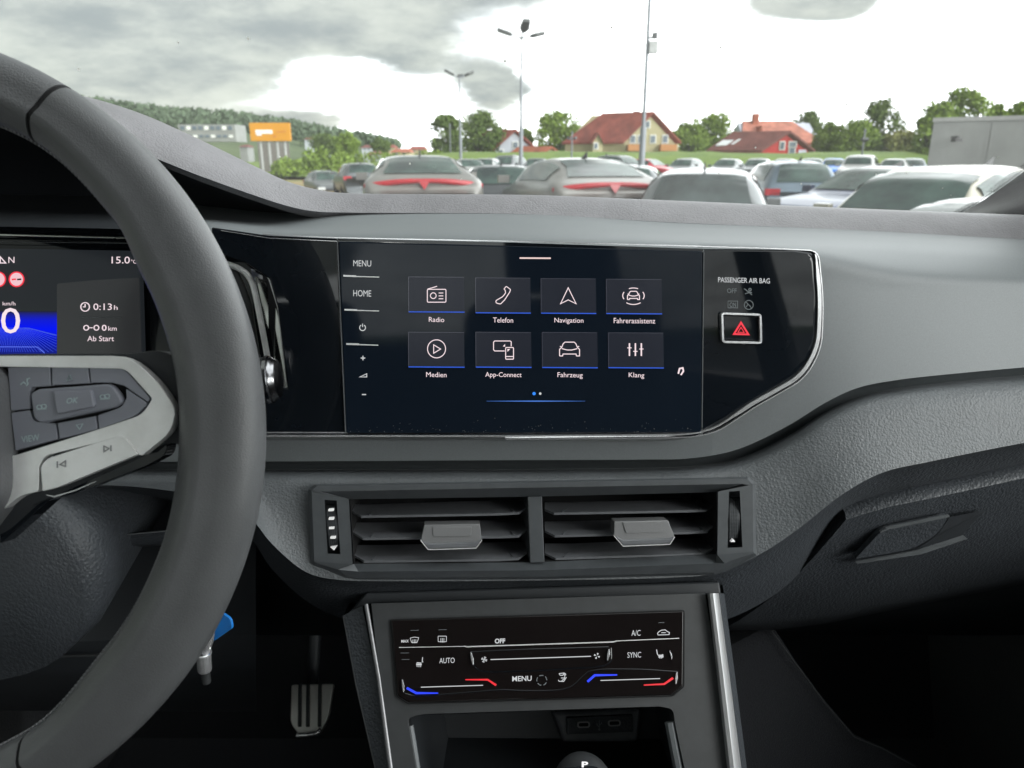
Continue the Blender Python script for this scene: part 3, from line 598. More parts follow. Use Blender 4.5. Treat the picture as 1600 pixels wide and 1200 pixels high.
m.grid([[VP(*p, h) for p, h in zip([(551, 882), (553, 881), (838, 878.5), (1119, 866), (1121, 867)], [T, O, O, O, T])], [VP(*p, T) for p in [(528, 890), (560, 893), (846, 891), (1118, 880), (1132, 880)]], [VP(*p, T - .003) for p in [(540, 900), (562, 903), (849, 901), (1115, 894), (1130, 889)]]])
m.grid([[VP(*p, T) for p in [(491, 877), (551, 882)]], [VP(*p, T - .0005) for p in [(495, 880), (528, 890)]], [VP(*p, T - .003) for p in [(505, 886), (540, 900)]]])
m.grid([[VP(*p, T) for p in [(1121, 867), (1177, 862)]], [VP(*p, T - .0005) for p in [(1132, 880), (1178, 864)]], [VP(*p, T - .003) for p in [(1130, 889), (1176, 868)]]])
# outer skirt running back into the dashboard
sk = [(487, 766), (495, 760), (832, 754), (1167, 748), (1176, 757), (1177, 862), (1178, 864), (1176, 868), (1130, 889), (1115, 894), (849, 901), (562, 903), (540, 900), (505, 886), (495, 880), (491, 877)]
o2 = [(482, 765), (492, 757), (832, 751), (1170, 745), (1180, 754), (1181, 863), (1182, 867), (1179, 872), (1133, 893), (1117, 898), (850, 905), (561, 907), (537, 904), (502, 889), (490, 883), (486, 879)]
hh = [T] * 6 + [T - .0005] + [T - .003] * 7 + [T - .0005, T]
m.grid([[VP(x, y, h) for (x, y), h in zip(sk, hh)], [VP(x, y, h - .003) for (x, y), h in zip(o2, hh)], [VP(x, y, -.02) for (x, y) in o2]], True)
m.build('bezel', M['bezel'], vt, smooth=True, ang=12)
cavs = [((547, 780), (826, 776), (828.5, 879), (553, 881)), ((846, 775.5), (1119, 769), (1119, 866), (850, 878))]
plate('divider', [(824, 776), (847, 775.5), (851, 879), (828, 880)], VP, -.05, -.0005, M['bezel'], vt, bevel=.0008)
for c in cavs:
    m = MB(); fr_ = [VP(x, y, O) for x, y in c]; bk_ = [v - VP.n * .055 for v in fr_]; m.grid([fr_, bk_], True); m.face((4, 5, 6, 7)); m.build('duct', M['gap'], vt)
sl_l = [((345, 295), (408, 328), (1390, 311), (1472, 305), (1525, 268), 50), ((352, 437), (418, 478), (1400, 466), (1470, 462), (1528, 420), 70), ((360, 592), (428, 632), (1410, 620), (1470, 614), (1530, 572), 74)]
sl_r = [((92, 282), (155, 308), (1130, 290), (1180, 288), (1225, 262), 50), ((92, 427), (160, 460), (1130, 436), (1190, 432), (1238, 393), 66), ((92, 580), (165, 613), (1125, 582), (1180, 578), (1230, 545), 72)]
for zf, sl_ in ((ZL, sl_l), (ZR, sl_r)):
    for a, b, c_, d, e, up in sl_:
        f_ = [zf(*p) for p in (a, b, c_, d, e)]; u = up / 4.3243
        m = MB(); H = -.0045
        fr_ = [VP(*f_[0], H - .006), VP(*f_[1], H), VP(f_[1][0] * .93 + f_[2][0] * .07, f_[1][1] * .93 + f_[2][1] * .07, H), VP(f_[1][0] * .07 + f_[2][0] * .93, f_[1][1] * .07 + f_[2][1] * .93, H), VP(*f_[3], H), VP(*f_[4], H - .006)]
        xs_ = [f_[0][0], f_[0][0] + 6, f_[1][0] + 26, f_[2][0] - 10, f_[4][0] - 8, f_[4][0]]
        bk_ = [VP(x, (f_[0][1] if i < 3 else f_[4][1]) - u * .9 + (0), H - .026) for i, x in enumerate(xs_)]
        th = UP * -.0016 - VP.n * .0004
        m.grid([bk_, fr_, [v + th for v in fr_], [v + th * 1.5 for v in bk_]], False); m.build('slat', M['slat'], vt, smooth=True, ang=25)
        for x0, x1 in ((f_[1][0] + 12, f_[1][0] + 24), (f_[3][0] - 8, f_[3][0] - 20)):
            k = MB(); yb = f_[1][1] if x0 < f_[2][0] - 60 else f_[3][1]
            k.tube([VP(x0, yb - 1.5, H - .0005), VP(x1, yb - u * .85, H - .018)], .0005, 5); k.build('slat_rib', M['bezel'], vt)
for zf, o_, i_ in ((ZL, [(835, 390), (1210, 385), (1222, 490), (1185, 538), (860, 548), (812, 490)], [(890, 405), (1155, 403), (1150, 462), (1143, 468), (903, 470), (893, 464)]),
                   (ZR, [(562, 368), (925, 360), (968, 468), (938, 512), (622, 525), (560, 458)], [(618, 372), (880, 366), (886, 432), (878, 440), (652, 447), (640, 440)])):
    tb_ = plate('adjuster_tab', [zf(*p) for p in o_], VP, -.006, .004, M['tab'], vt, bevel=.0016, seg=3, r=1)
    q_ = [zf(*p) for p in o_]; lo_ = [q_[5], (q_[4][0] + 1, q_[4][1] - 8), (q_[3][0] - 1, q_[3][1] - 8), q_[2], q_[3], q_[4]]
    plate('tab_lip', [(x_, y_ + 1) for x_, y_ in lo_], VP, -.004, .0052, M['slat'], tb_, bevel=.0008)
    m = MB(); ribbon(m, [(q_[5][0] - .5, q_[5][1] + 1), (q_[4][0], q_[4][1] + 2.2), (q_[3][0], q_[3][1] + 2.2), (q_[2][0] + .5, q_[2][1] + 1)], 1.1, VP, .0052, th=.002); m.build('chrome_edge', M['satin'], tb_)
    plate('tab_inlay', [zf(*p) for p in i_], VP, .0036, .0047, M['tab'], tb_, bevel=.0004, r=1)
# thumbwheels with knurls
def wheel_(x0, x1, x2, x3, y0, y1, marks, lab):
    N_ = 18; rows = []; 
    for j in range(N_ + 1):
        t_ = j / N_; y = y0 + (y1 - y0) * t_; h = -.004 + .010 * math.sin(t_ * math.pi)
        rows.append([VP(x0 + (x2 - x0) * t_, y, h), VP(x1 + (x3 - x1) * t_, y, h)])
    m = MB(); m.grid(rows); wl = m.build('thumbwheel', M['dark'], vt, smooth=True); wl['label'] = lab
    m = MB()
    for j in range(1, 2 * N_ - 1):
        t_ = j / (2 * N_); y = y0 + (y1 - y0) * t_; h = -.0040 + .010 * math.sin(t_ * math.pi)
        if marks and t_ > .86: continue
        if not marks and t_ > .86: continue
        for k in range(5):
            xa = x0 + (x2 - x0) * t_ + (x1 - x0) * (.1 + .17 * k); p = [(xa, y), (xa + 2.0, y), (xa + 2.0, y + 1.3), (xa, y + 1.3)]
            m.prism([VP(x, yy, h + .0007) for x, yy in p], [VP(x, yy, h - .0002) for x, yy in p])
    m.build('knurling', M['bezel'], wl, kind='stuff')
    return wl
wl = wheel_(508, 525, 514, 531, 788, 864, True, 'ribbed thumbwheel with white marks')
for (x, y) in ((517, 797.5), (517.5, 811), (518, 825.5), (520, 840.5)):
    plate('white_mark', [(x - 4, y - 1.2), (x + 4, y - 1.6), (x + 4, y + 1.2), (x - 4, y + 1.5)], VP, .005, .0085, M['white'], wl)
plate('arrow_mark', [(516, 855), (527, 853), (522, 860)], VP, .001, .0035, M['white'], wl)
wl = wheel_(1140, 1156, 1138, 1156, 776, 852, False, 'ribbed thumbwheel with one small arrow')
plate('arrow_mark', [(1142, 847), (1149, 846.5), (1145.5, 842)], VP, .001, .0035, M['white'], wl)

# ================================================================== CENTRE CONSOLE
NP = Plane(P(850, 1010, .43), 4, 33)
co = thing('centre_console', NP(850, 1250), 'dark centre console with bright metal side strips and an open tray', 'console')
def NPz(x, y): return (520 + x / 2.4242, 910 + y / 2.4242)
plate('fascia', rnd([(580, 943), (1102, 927), (1165, 1330), (1096, 1330), (1054, 1128, 14), (1052, 1108, 10), (1030, 1104), (660, 1116, 14), (637, 1122, 10), (640, 1140, 10), (672, 1330), (622, 1330)], 1), NP, -.012, 0, M['console'], co, bevel=.0018, seg=3)
m = MB(); m.tube([NP(572, 944, -.001), NP(592, 1060, -.001), NP(608, 1180, -.001), NP(628, 1330, -.001)], [.0014, .0016, .0018, .002], 12); m.build('metal_strip', mat('dull_silver', (.26, .26, .27), .4, metal=.6), co, smooth=True)
pts_ = [(1114, 927), (1128, 1040), (1147, 1200), (1164, 1330)]; wd_ = [9, 10, 11.5, 13]
m = MB(); rows = []
for (x, y), w_ in zip(pts_, wd_):
    rows.append([NP(x - w_, y, -.004), NP(x - w_ * .9, y, .004), NP(x - w_ * .55, y, .0068), NP(x, y, .0075), NP(x + w_ * .6, y, .0058), NP(x + w_, y, .001), NP(x + w_, y, -.006)])
m.grid(rows); m.face((6, 5, 4, 3, 2, 1, 0)); m.build('metal_strip', M['brushed'], co, smooth=True)
# outer flanks
a = [(566, 946), (588, 1060), (604, 1180), (626, 1330)]; b = [(536, 962), (556, 1070), (586, 1200), (610, 1330)]
m = MB(); m.grid([[NP(x, y, -.004) for x, y in a], [NP(x, y, -.010) for x, y in b], [NP(x, y, -.016) + Vector((0, .10, -.02)) for x, y in b], [NP(x, y, -.016) + Vector((0, .35, -.1)) for x, y in b]]); m.build('side_flank', M['darkg'], co, smooth=True)
m = MB(); ribbon(m, b, 1.6, NP, -.0095, th=.001); m.build('flank_seam', M['console'], co)
a = [(x + w_ + .5, y) for (x, y), w_ in zip(pts_, wd_)]
m = MB(); m.grid([[NP(x, y, -.003) for x, y in a], [NP(x + 8, y, -.012) for x, y in a], [NP(x + 12, y, -.016) + Vector((.02, .10, -.02)) for x, y in a], [NP(x + 10, y, -.016) + Vector((.04, .40, -.1)) for x, y in a]]); m.build('side_flank', M['darkg'], co, smooth=True)
plate('top_edge', [(540, 962), (572, 925), (1125, 908), (1128, 930), (580, 944)], NP, -.05, -.010, M['dark'], co, bevel=.002)
# tray interior
tr = [(640, 1118), (1052, 1104), (1096, 1330), (672, 1330)]
fr_ = [NP(x, y, -.010) for x, y in tr]; bk_ = [v + Vector((0, .13, -.03)) for v in fr_]
m = MB(); m.grid([fr_, bk_], True); m.face((4, 5, 6, 7)); m.build('tray', M['dark'], co)
m = MB(); m.grid([[NP(628, 1135, .0005), NP(648, 1133, .0005)], [NP(648, 1330, .0005), NP(676, 1330, .0005)]]); 
m = MB(); m.tube([NP(1046, 1128, -.004), NP(1084, 1330, -.004)], .0035, 8); m.build('tray_lip', M['grey'], co, smooth=True)
m = MB(); m.tube([NP(640, 1134, -.004), NP(671, 1330, -.004)], .0028, 8); m.build('tray_lip', M['grey'], co, smooth=True)
# usb ports
UPl = Plane(P(938, 1135, .50), 3, 28)
ub = thing('usb_port_panel', UPl(938, 1150), 'small black panel with two usb sockets inside the console tray', 'usb panel')
plate('housing', [(862, 1112), (1004, 1106), (998, 1160), (880, 1162)], UPl, -.02, -.002, M['slat'], ub, bevel=.004)
plate('face_plate', [(885, 1121), (988, 1117), (989, 1144), (886, 1148)], UPl, -.003, .0005, M['darkg'], ub, bevel=.0006)
for cx, cy in ((912, 1132.5), (960, 1130)):
    p = plate('usb_socket', rnd([(cx - 10, cy - 4.6), (cx + 10, cy - 5.2), (cx + 10, cy + 4.6), (cx - 10, cy + 5.2)], 5), UPl, .0005, .0012, M['tab'], ub)
    plate('socket_opening', rnd([(cx - 7.5, cy - 2.4), (cx + 7.5, cy - 2.8), (cx + 7.5, cy + 2.4), (cx - 7.5, cy + 2.8)], 2.5), UPl, .001, .0015, M['gap'], p)
icon('usb_symbol', [[(936.5, 1141), (936.5, 1125)], [(936.5, 1136), (933, 1133), (933, 1130)], [(936.5, 1133), (940, 1130.5), (940, 1128)], circ(936.5, 1140, 1.2, 8)], UPl, .0008, M['dim'], ub, 1)
# gear selector
gs = thing('gear_selector', P(910, 1260, .36), 'rounded black gear selector knob with a lit letter P', 'gear selector')
gc = P(911, 1232, .362); m = MB(); rows = []
for j in range(13):
    t_ = j / 12 * math.pi * .62; r_ = math.sin(t_) ** .8 * .0185; h_ = math.cos(t_) * .0165
    rows.append([gc + Vector((math.cos(2 * math.pi * k / 28) * r_ * 1.02, math.sin(2 * math.pi * k / 28) * r_ * 1.25, h_)) for k in range(28)])
rows.append([gc + Vector((math.cos(2 * math.pi * k / 28) * .012, math.sin(2 * math.pi * k / 28) * .014, -.06)) for k in range(28)])
m.grid(rows, True); m.build('knob', M['console'], gs, smooth=True)
GPp = Plane(gc + Vector((0, 0, .0182)), 0, 78)
plate('top_inlay', rnd([(875, 1210), (880, 1198), (930, 1196), (950, 1208), (957, 1226), (868, 1226)], 6), GPp, -.0025, -.0002, M['gloss'], gs, bevel=.001)
text('lettering', 'P', GPp, (909, 1190, 919, 1199), .0006, emat('lit_white', (1, 1, 1), .42), gs, .03)

# ================================================================== CLIMATE PANEL
ZK = lambda x, y: (600 + x / 3.3333, 940 + y / 3.3333)
KP = NP.off(.0015)
ck = thing('climate_control_panel', KP(840, 1095), 'glossy black touch climate panel with red and blue sliders under the air vent', 'climate control')
gk = mat('climate_glass', (.008, .006, .006), .04, spec=.5, var=.1)
plate('glass', rnd([ZK(38, 97), ZK(1560, 50), ZK(1556, 440, ), ZK(1500, 487), ZK(130, 527), ZK(72, 490)], 2.5), KP, -.004, .0012, gk, ck, bevel=.0007)
m = MB(); ribbon(m, rnd([ZK(34, 94), ZK(1564, 46), ZK(1562, 443), ZK(1503, 493), ZK(126, 533), ZK(67, 494)], 3), 1.2, KP, .0002, True, th=.001); m.build('edge_line', M['gap'], ck)
wht = M['uiw']
def kt(s_, x0, y0, x1, y1, b=.0, mt=wht): a, c = ZK(x0, y0), ZK(x1, y1); o = text('lettering', s_, KP, (a[0], a[1], c[0], c[1]), .0016, mt, ck, b, dy=-.6 * (c[0] - a[0]) / 20)
kt('MAX', 90, 199, 129, 214, .02); kt('OFF', 577, 193, 631, 219, .035); kt('A/C', 1289, 149, 1336, 179); kt('AUTO', 288, 294, 368, 322); kt('SYNC', 1268, 264, 1339, 293); kt('MENU', 668, 389, 769, 416, .015)
def ki(st, fl=(), w_=.85, mt=wht): icon('symbol', st, KP, .0016, mt, ck, w_, ZK, fl)
ki([[(136, 190), (158, 185), (181, 188)], [(136, 190), (144, 213), (172, 213), (181, 188)], [(150, 217), (150, 198)], [(158, 217), (158, 197)], [(166, 217), (166, 197)]])
ki([rect(282, 180, 325, 209, 3), [(296, 213), (296, 190)], [(304, 213), (304, 190)], [(312, 213), (312, 190)]])
ki([[(1425, 165), (1432, 157), (1445, 149), (1465, 147), (1476, 156), (1487, 161), (1485, 172), (1428, 174), (1425, 165)], [(1445, 162), (1468, 162)]], w_=1.1)
ki([[(201, 290), (199, 312), (204, 316)], [(170, 318), (196, 320)], {'p': [(168, 326), (196, 328)], 'w': 2}, [(172, 340), (172, 322)], [(182, 341), (182, 322)], [(191, 341), (191, 322)]], w_=1.15)
ki([[(1420, 250), (1424, 272), (1432, 284)], {'p': [(1432, 284), (1455, 280)], 'w': 2}, [(1430, 290), (1456, 287)], [(1437, 296), (1437, 276)], [(1446, 296), (1446, 276)], [(1452, 292), (1452, 274)]], w_=1.15)
def fan(cx, cy, s_): return [[(cx + s_ * .2 * math.cos(a), cy + s_ * .2 * math.sin(a)), (cx + s_ * math.cos(a + .3), cy + s_ * math.sin(a + .3)), (cx + s_ * math.cos(a - .35), cy + s_ * math.sin(a - .35))] for a in [k * math.pi / 2 + .4 for k in range(4)]]
ki([{'p': q, 'c': True, 'w': .8} for q in fan(522, 302, 14)]); ki([], fl=fan(1109, 283, 16))
m = MB(); ribbon(m, [ZK(78, 239), ZK(420, 233)], 1.1, KP, .0018, th=.0004); ribbon(m, [ZK(415, 232), ZK(432, 235), ZK(1195, 210), ZK(1212, 205)], 1.8, KP, .0018, th=.0004); ribbon(m, [ZK(1208, 205), ZK(1538, 191)], 1.2, KP, .0018, th=.0004); m.build('silver_line', M['satin'], ck)
m = MB(); ribbon(m, [ZK(555, 302), ZK(1078, 285)], 1.3, KP, .0018, th=.0004); ribbon(m, [ZK(192, 446), ZK(516, 436)], 1.2, KP, .0018, th=.0004); ribbon(m, [ZK(1128, 411), ZK(1438, 401)], 1.2, KP, .0018, th=.0004); m.build('slider_line', M['uiw'], ck)
# raised ridges of the sliders
rd = MB()
for pp in ([(450, 262), (462, 318), (492, 355), (700, 362), (960, 348), (1175, 318), (1182, 240)], [(450, 262), (700, 250), (1170, 236)], [(96, 405), (102, 470), (140, 488), (400, 475), (620, 458), (690, 462), (950, 452), (1010, 415), (1060, 366), (1300, 352), (1530, 365)]):
    rd.tube([KP(*ZK(x, y), .0008) for x, y in [tuple(v)[:2] for v in cr([Vector((a, b, 0)) for a, b in pp], 40)]], .0006, 6)
rd.build('slider_ridge', M['gloss'], ck, smooth=True)
ch = MB()
for x0, y0, x1, y1, w_ in ((452, 264, 464, 330, 4.0), (1172, 248, 1164, 306, 4.2), (94, 408, 102, 472, 3.6), (1525, 368, 1520, 430, 4.2), (1488, 254, 1500, 300, 2)):
    a, c = ZK(x0, y0), ZK(x1, y1); ribbon(ch, [a, ((a[0] + c[0]) / 2 + .6, (a[1] + c[1]) / 2), c], [w_ * .35, w_, w_ * .3], KP, .003, th=.002)
ch.build('slider_end', M['chrome'], ck, bevel=.0004)
for pp, mt in (([(118, 450), (168, 477), (282, 477)], 'blue'), ([(424, 407), (540, 407), (584, 436)], 'red'), ([(1060, 418), (1098, 384), (1215, 382)], 'blue'), ([(1354, 435), (1460, 430), (1506, 398)], 'red')):
    m = MB(); ww = [3.4, 3.4, 1.6] if mt == 'blue' and pp[0][0] < 200 else ([1.6, 2.6, 3.4] if mt == 'red' else [3.4, 3.4, 1.8])
    ribbon(m, [ZK(*p) for p in pp], ww, KP, .0022, th=.0008); m.build('temperature_bar', M[mt], ck)
m = MB()
for k in range(5): ribbon(m, [ZK(*p) for p in arc(822, 410, 26, k * 72, k * 72 + 48, 5)], 1.4, KP, .0018, th=.0004)
m.build('knob_ring', M['dim'], ck)
ki([[(912, 375), (938, 372), (932, 384), (918, 384), (912, 375)], circ(943, 379, 4, 8), [(942, 384), (940, 402), (926, 412)], [(922, 398), (938, 398)], [(908, 408), (912, 415), (936, 416), (950, 394)]], w_=1.1)
m = MB()
for x0, y0, x1 in ((138, 150, 180), (284, 147, 326), (86, 268, 130), (92, 302, 132), (1430, 110, 1460)): ribbon(m, [ZK(x0, y0), ZK(x1, y0 - 1)], .7, KP, .0014, th=.0002)
m.build('indicator_slot', M['dim'], ck)

# ================================================================== STEERING WHEEL
WO = CAM + ray(-224, 680) * (.340); WP = Plane(WO, 0, 17.0)
sw = thing('steering_wheel', WO, 'dark leather steering wheel with silver spoke trim and grey key pad', 'steering wheel')
inner_tab = [(-180, 525), (-90, 520), (-57, 537), (-40, 528), (-28, 514), (-15, 512), (5, 508), (22, 510), (40, 514), (60, 535), (90, 545), (140, 540), (180, 530)]
def inner(a):                     # a: degrees below the horizontal, to the right of the hub
    a = (a + 180) % 360 - 180
    for (x0, y0), (x1, y1) in zip(inner_tab, inner_tab[1:]):
        if x0 <= a <= x1: t_ = (a - x0) / (x1 - x0); t_ = t_ * t_ * (3 - 2 * t_); return y0 + (y1 - y0) * t_
    return 530
def rim_seg(name, a0, a1, mt, parent, shrink=1.0, n=None):
    n = n or max(3, int(abs(a1 - a0) / 2)); rows = []
    for i in range(n + 1):
        a = a0 + (a1 - a0) * i / n; ri = inner(a); rc = (637 + ri) / 2; hw = (637 - ri) / 2 * shrink
        c, s_ = math.cos(R(a)), math.sin(R(a)); rr = []
        ctr = WP(-224 + rc * c, 680 + rc * s_); out_ = (WP(-224 + 637 * c, 680 + 637 * s_) - ctr).normalized(); wid = (WP(-224 + 637 * c, 680 + 637 * s_) - ctr).length * shrink
        dep = .0145 * shrink
        for k in range(40):
            t_ = 2 * math.pi * k / 40; x = math.cos(t_); z = math.sin(t_)
            ex = .86; x = math.copysign(abs(x) ** ex, x); z = math.copysign(abs(z) ** ex, z)
            # soft ridge on the driver's side, nearer the inner edge, fading into a flatter outer flank
            rid = .0022 * math.exp(-((x + .38) / .26) ** 2) * (1 if z > 0 else 0)
            rr.append(ctr + out_ * (wid * x) + WP.n * (dep * z * (1.0 if z < 0 else .92) + rid))
        rows.append(rr)
    m = MB(); m.grid(rows, True); m.face(tuple(range(40))); e = n * 40; m.face(tuple(e + k for k in range(39, -1, -1)))
    return m.build(name, mt, parent, smooth=True, ang=50)
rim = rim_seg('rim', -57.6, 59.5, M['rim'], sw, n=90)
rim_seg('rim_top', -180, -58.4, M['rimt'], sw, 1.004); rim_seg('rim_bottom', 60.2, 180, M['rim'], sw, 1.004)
rim_seg('rim_joint', -58.5, -57.5, M['gap'], sw, .965, 2); rim_seg('rim_joint', 59.4, 60.3, M['gap'], sw, .965, 2)
# sewn seam along the inner edge
m = MB()
for i in range(-150, 110):
    a = i * 0.78; ri = inner(a) - .6
    if -16 < a < 6: continue
    p = [WP(-224 + ri * math.cos(R(a + q)), 680 + ri * math.sin(R(a + q)), -.001 + (.0008 if q == .26 else 0)) for q in (0, .26, .52)]
    m.tube(p, .0010, 5)
m.build('stitching', M['thread'], rim, kind='stuff')
# spoke
ZS = lambda x, y: (x / 4, 520 + y / 4)
SPk = WP.off(.003)
spk = plate('spoke_core', [(-230, 565), (20, 553), (205, 552), (262, 545, 30), (300, 590), (300, 700), (262, 690, 20), (232, 712), (90, 775, 10), (60, 790), (10, 835, 20), (-230, 900)], SPk, -.016, -.004, M['dark'], sw, bevel=.003, r=6)
plate('spoke_trim', rnd([(-60, 556), (200, 556, 26), (246, 595, 30), (275, 640, 14), (266, 676, 16), (222, 712, 3), (218, 711), (188, 683, 10), (70, 712, 14), (61, 730), (60, 768, 4), (30, 775, 20), (-60, 850), (-60, 710), (22, 712), (150, 672, 20), (222, 648, 26), (238, 623, 4), (196, 576, 12), (-60, 572)], 4), SPk, -.003, .003, M['satin'], sw, bevel=.0016, seg=3)
pad_ = plate('key_pad_base', [(3, 571), (197, 571, 14), (240, 624, 6), (215, 655, 18), (24, 716)], SPk, -.004, -.0008, M['gap'], sw)
kp = [([(12, 574), (77, 574), (79, 603), (50, 605), (46, 612), (47, 639), (17, 642)], 'key with a talking face symbol'), ([(81, 574), (137, 574), (140, 599), (81, 602)], 'key with an up arrow'),
      ([(140, 574), (186, 574, 12), (200, 582, 8), (234, 622, 3), (231, 628), (194, 603), (175, 598), (142, 598)], 'blank upper right key'),
      ([(17, 645), (46, 641), (52, 658, 6), (86, 662), (90, 686), (24, 704)], 'key printed VIEW'), ([(90, 661), (149, 650), (152, 671), (93, 686)], 'key with a down arrow'),
      ([(153, 649), (190, 636, 8), (198, 622), (197, 608), (231, 630, 6), (212, 650, 16), (155, 670)], 'blank lower right key')]
for pp, lb in kp:
    o = plate('key', pp, SPk, -.002, .0022, M['btn'], sw, bevel=.0009, r=1.5); o['label'] = lb
    if 'VIEW' in lb: text('lettering', 'VIEW', SPk, (34, 682, 62, 692), .0026, M['dimk'], o, .01, dy=-4, shear=-1)
    if 'up' in lb: icon('symbol', [{'p': [(104, 595), (112, 593), (109, 586)], 'c': True}], SPk, .0025, M['dimk'], o, .9)
    if 'down' in lb: icon('symbol', [{'p': [(119, 664), (129, 662), (124, 671)], 'c': True}], SPk, .0025, M['dimk'], o, .9)
    if 'talking' in lb: icon('symbol', [[(32, 601), (36, 597), (40, 600)], [(42, 598), (42, 592), (46, 591)], [(41, 603), (44, 598)]], SPk, .0025, M['dimk'], o, 1.6)
rk = plate('key', [(46, 614, 8), (60, 608), (140, 602), (172, 599, 10), (186, 616, 6), (190, 628), (180, 637, 8), (64, 662, 10), (52, 655, 6)], SPk, -.001, .0036, M['btn'], sw, bevel=.0012, r=3); rk['label'] = 'rocker with distance symbols'
ok = plate('key', [(82, 612, 4), (142, 609, 5), (147, 636, 5), (88, 648, 5)], SPk, .001, .0058, M['btn'], sw, bevel=.0012, r=4); ok['label'] = 'raised key printed OK'
text('lettering', 'OK', SPk, (103, 622, 121, 631), .0061, M['dimk'], ok, .012, dy=-1.5, shear=2)
for cx, cy in ((64, 636), (163, 620)): icon('symbol', [circ(cx - 3, cy, 4, 10, 3), circ(cx + 4, cy - 1, 4, 10, 3), [(cx - 7, cy + 4), (cx + 8, cy + 3)]], SPk, .0039, M['dimk'], rk, 1.2)
mk = plate('key', [(63, 728, 10), (74, 716, 8), (185, 681, 8), (196, 685, 3), (216, 710), (90, 762), (66, 768, 3)], SPk, -.001, .0042, M['satin'], sw, bevel=.0016, r=4, seg=3); mk['label'] = 'silver key with track skip arrows'
icon('symbol', [{'p': [(162, 706), (170, 701), (162, 697)], 'c': True}, [(173, 705), (173, 696)], {'p': [(102, 729), (93, 726), (102, 720)], 'c': True}, [(89, 731), (89, 721)]], SPk, .0046, M['keyp'], mk, 1.3)
plate('rear_cover', [(64, 772), (220, 714), (262, 690, 10), (258, 712, 20), (228, 728), (115, 772, 10), (80, 779, 8), (0, 850), (0, 800)], SPk, -.014, -.004, M['gloss'], sw, bevel=.002, r=3)
m = MB(); ribbon(m, [(72, 773), (85, 776), (118, 766), (150, 752)], [1, 2.2, 1.6, .6], SPk, -.0035, th=.001); m.build('cover_edge', M['chrome'], sw)
hub = plate('airbag_cover', [(-330, 560), (-26, 572, 10), (-12, 590), (-2, 712, 10), (0, 780, 30), (-60, 860), (-330, 900)], SPk, -.02, .012, M['rimt'], sw, bevel=.006, r=8, seg=4)

# ------------------------------------------------ column shroud, stalk, key, knee panel, pedals
sc_ = thing('steering_column', P(20, 900, .46), 'grained black steering column shroud behind the lower spoke of the wheel', 'steering column')
c0 = P(-60, 840, .50); m = MB(); rows = []
for j in range(9):
    t_ = j / 8; y = .40 + t_ * .16; rx = .118 - .012 * t_ if j else .112; rz = .070
    rows.append([Vector((-.375 + (rx if j else rx * .97) * math.copysign(abs(math.cos(a)) ** .8, math.cos(a)), y, 1.30 - .255 + t_ * .03 + rz * math.copysign(abs(math.sin(a)) ** .8, math.sin(a)))) for a in [2 * math.pi * k / 36 for k in range(36)]])
m.grid(rows, True); m.face(tuple(range(36))); m.build('shroud', M['darkg'], sc_, smooth=True, ang=80)
st = thing('wiper_stalk', P(205, 845, .47), 'slim black wiper stalk reaching right from the column behind the rim', 'stalk')
m = MB(); rows = [[P(x, y0, .47), P(x, y0 + 2, .455), P(x, y0 + 9, .452), P(x, y0 + 20, .455), P(x, y0 + 24, .47), P(x, y0 + 10, .49)] for x, y0 in ((145, 838), (185, 834), (240, 829), (290, 826), (330, 820))]
m.grid(rows, True); m.build('arm', M['darkg'], st, smooth=True)
m = MB(); ribbon(m, [(172, 838), (268, 829)], 1.6, Plane(P(220, 830, .450), 0, 10), 0, th=.001); m.build('arm_edge', M['grey'], st)
m = MB(); m.lathe(P(176, 842, .452), (1, 0, .2), [(-.004, .001), (-.003, .0035), (.003, .003), (.005, .0005)], 12); m.build('stalk_joint', M['chrome'], st, smooth=True)
kb = thing('stalk_knob', P(415, 596, .44), 'round dark knob with a chrome ring peeking out right of the wheel rim', 'knob')
kc = P(392, 596, .44)
m = MB(); m.lathe(kc, (1, .1, .08), [(-.05, .006), (-.02, .0075), (-.008, .013), (.004, .0142), (.010, .0142)], 32); m.build('grip', M['console'], kb, smooth=True)
m = MB(); m.lathe(kc, (1, .1, .08), [(.0098, .0138), (.0104, .0152), (.0125, .0152), (.0132, .0142), (.0140, .0140), (.0150, .0128), (.0168, .0118), (.0178, .009), (.018, .0001)], 32); m.build('chrome_cap', mat('dark_chrome', (.22, .22, .23), .22, metal=1), kb, smooth=True)
# small dash shelf seen through the wheel
kn = thing('knee_panel', P(60, 1060, .60), 'dark lower dashboard panel above the pedals behind the steering wheel', 'lower dashboard')
m = MB(); xs_ = [-300, -100, 60, 160, 240, 330, 400]
m.grid(vloft([[P(x, 780, .60) for x in xs_], [P(x, 900, .57) for x in xs_], [P(x, 1022 - x * .03, .53) for x in xs_], [P(x, 1034 - x * .03, .53) for x in xs_], [P(x, 1100, .60) for x in xs_], [P(x, 1110, .80) for x in xs_]], 20)); m.build('panel', M['dark'], kn, smooth=True)
m = MB(); ribbon(m, [(-250, 1032), (0, 1029), (155, 1024)], 3, Plane(P(0, 1028, .527), 0, 10), 0, th=.002); m.build('panel_edge', M['console'], kn)
ky = thing('hanging_key_ring', P(318, 1030, .40), 'blue plastic tag and chrome cylinder hanging beside the steering column', 'key ring')
kq = P(319, 1035, .40)
m = MB(); m.lathe(kq, (.05, 0, 1), [(-.0062, .0001), (-.0062, .0040), (-.005, .0045), (.0045, .0045), (.006, .0047), (.0062, .0001)], 20); m.build('cylinder', M['chrome'], ky, smooth=True)
m = MB(); m.lathe(kq - Vector((0, 0, .006)), (.03, 0, 1), [(-.009, .0001), (-.009, .0028), (0, .0028)], 14); m.build('pin', M['console'], ky, smooth=True)
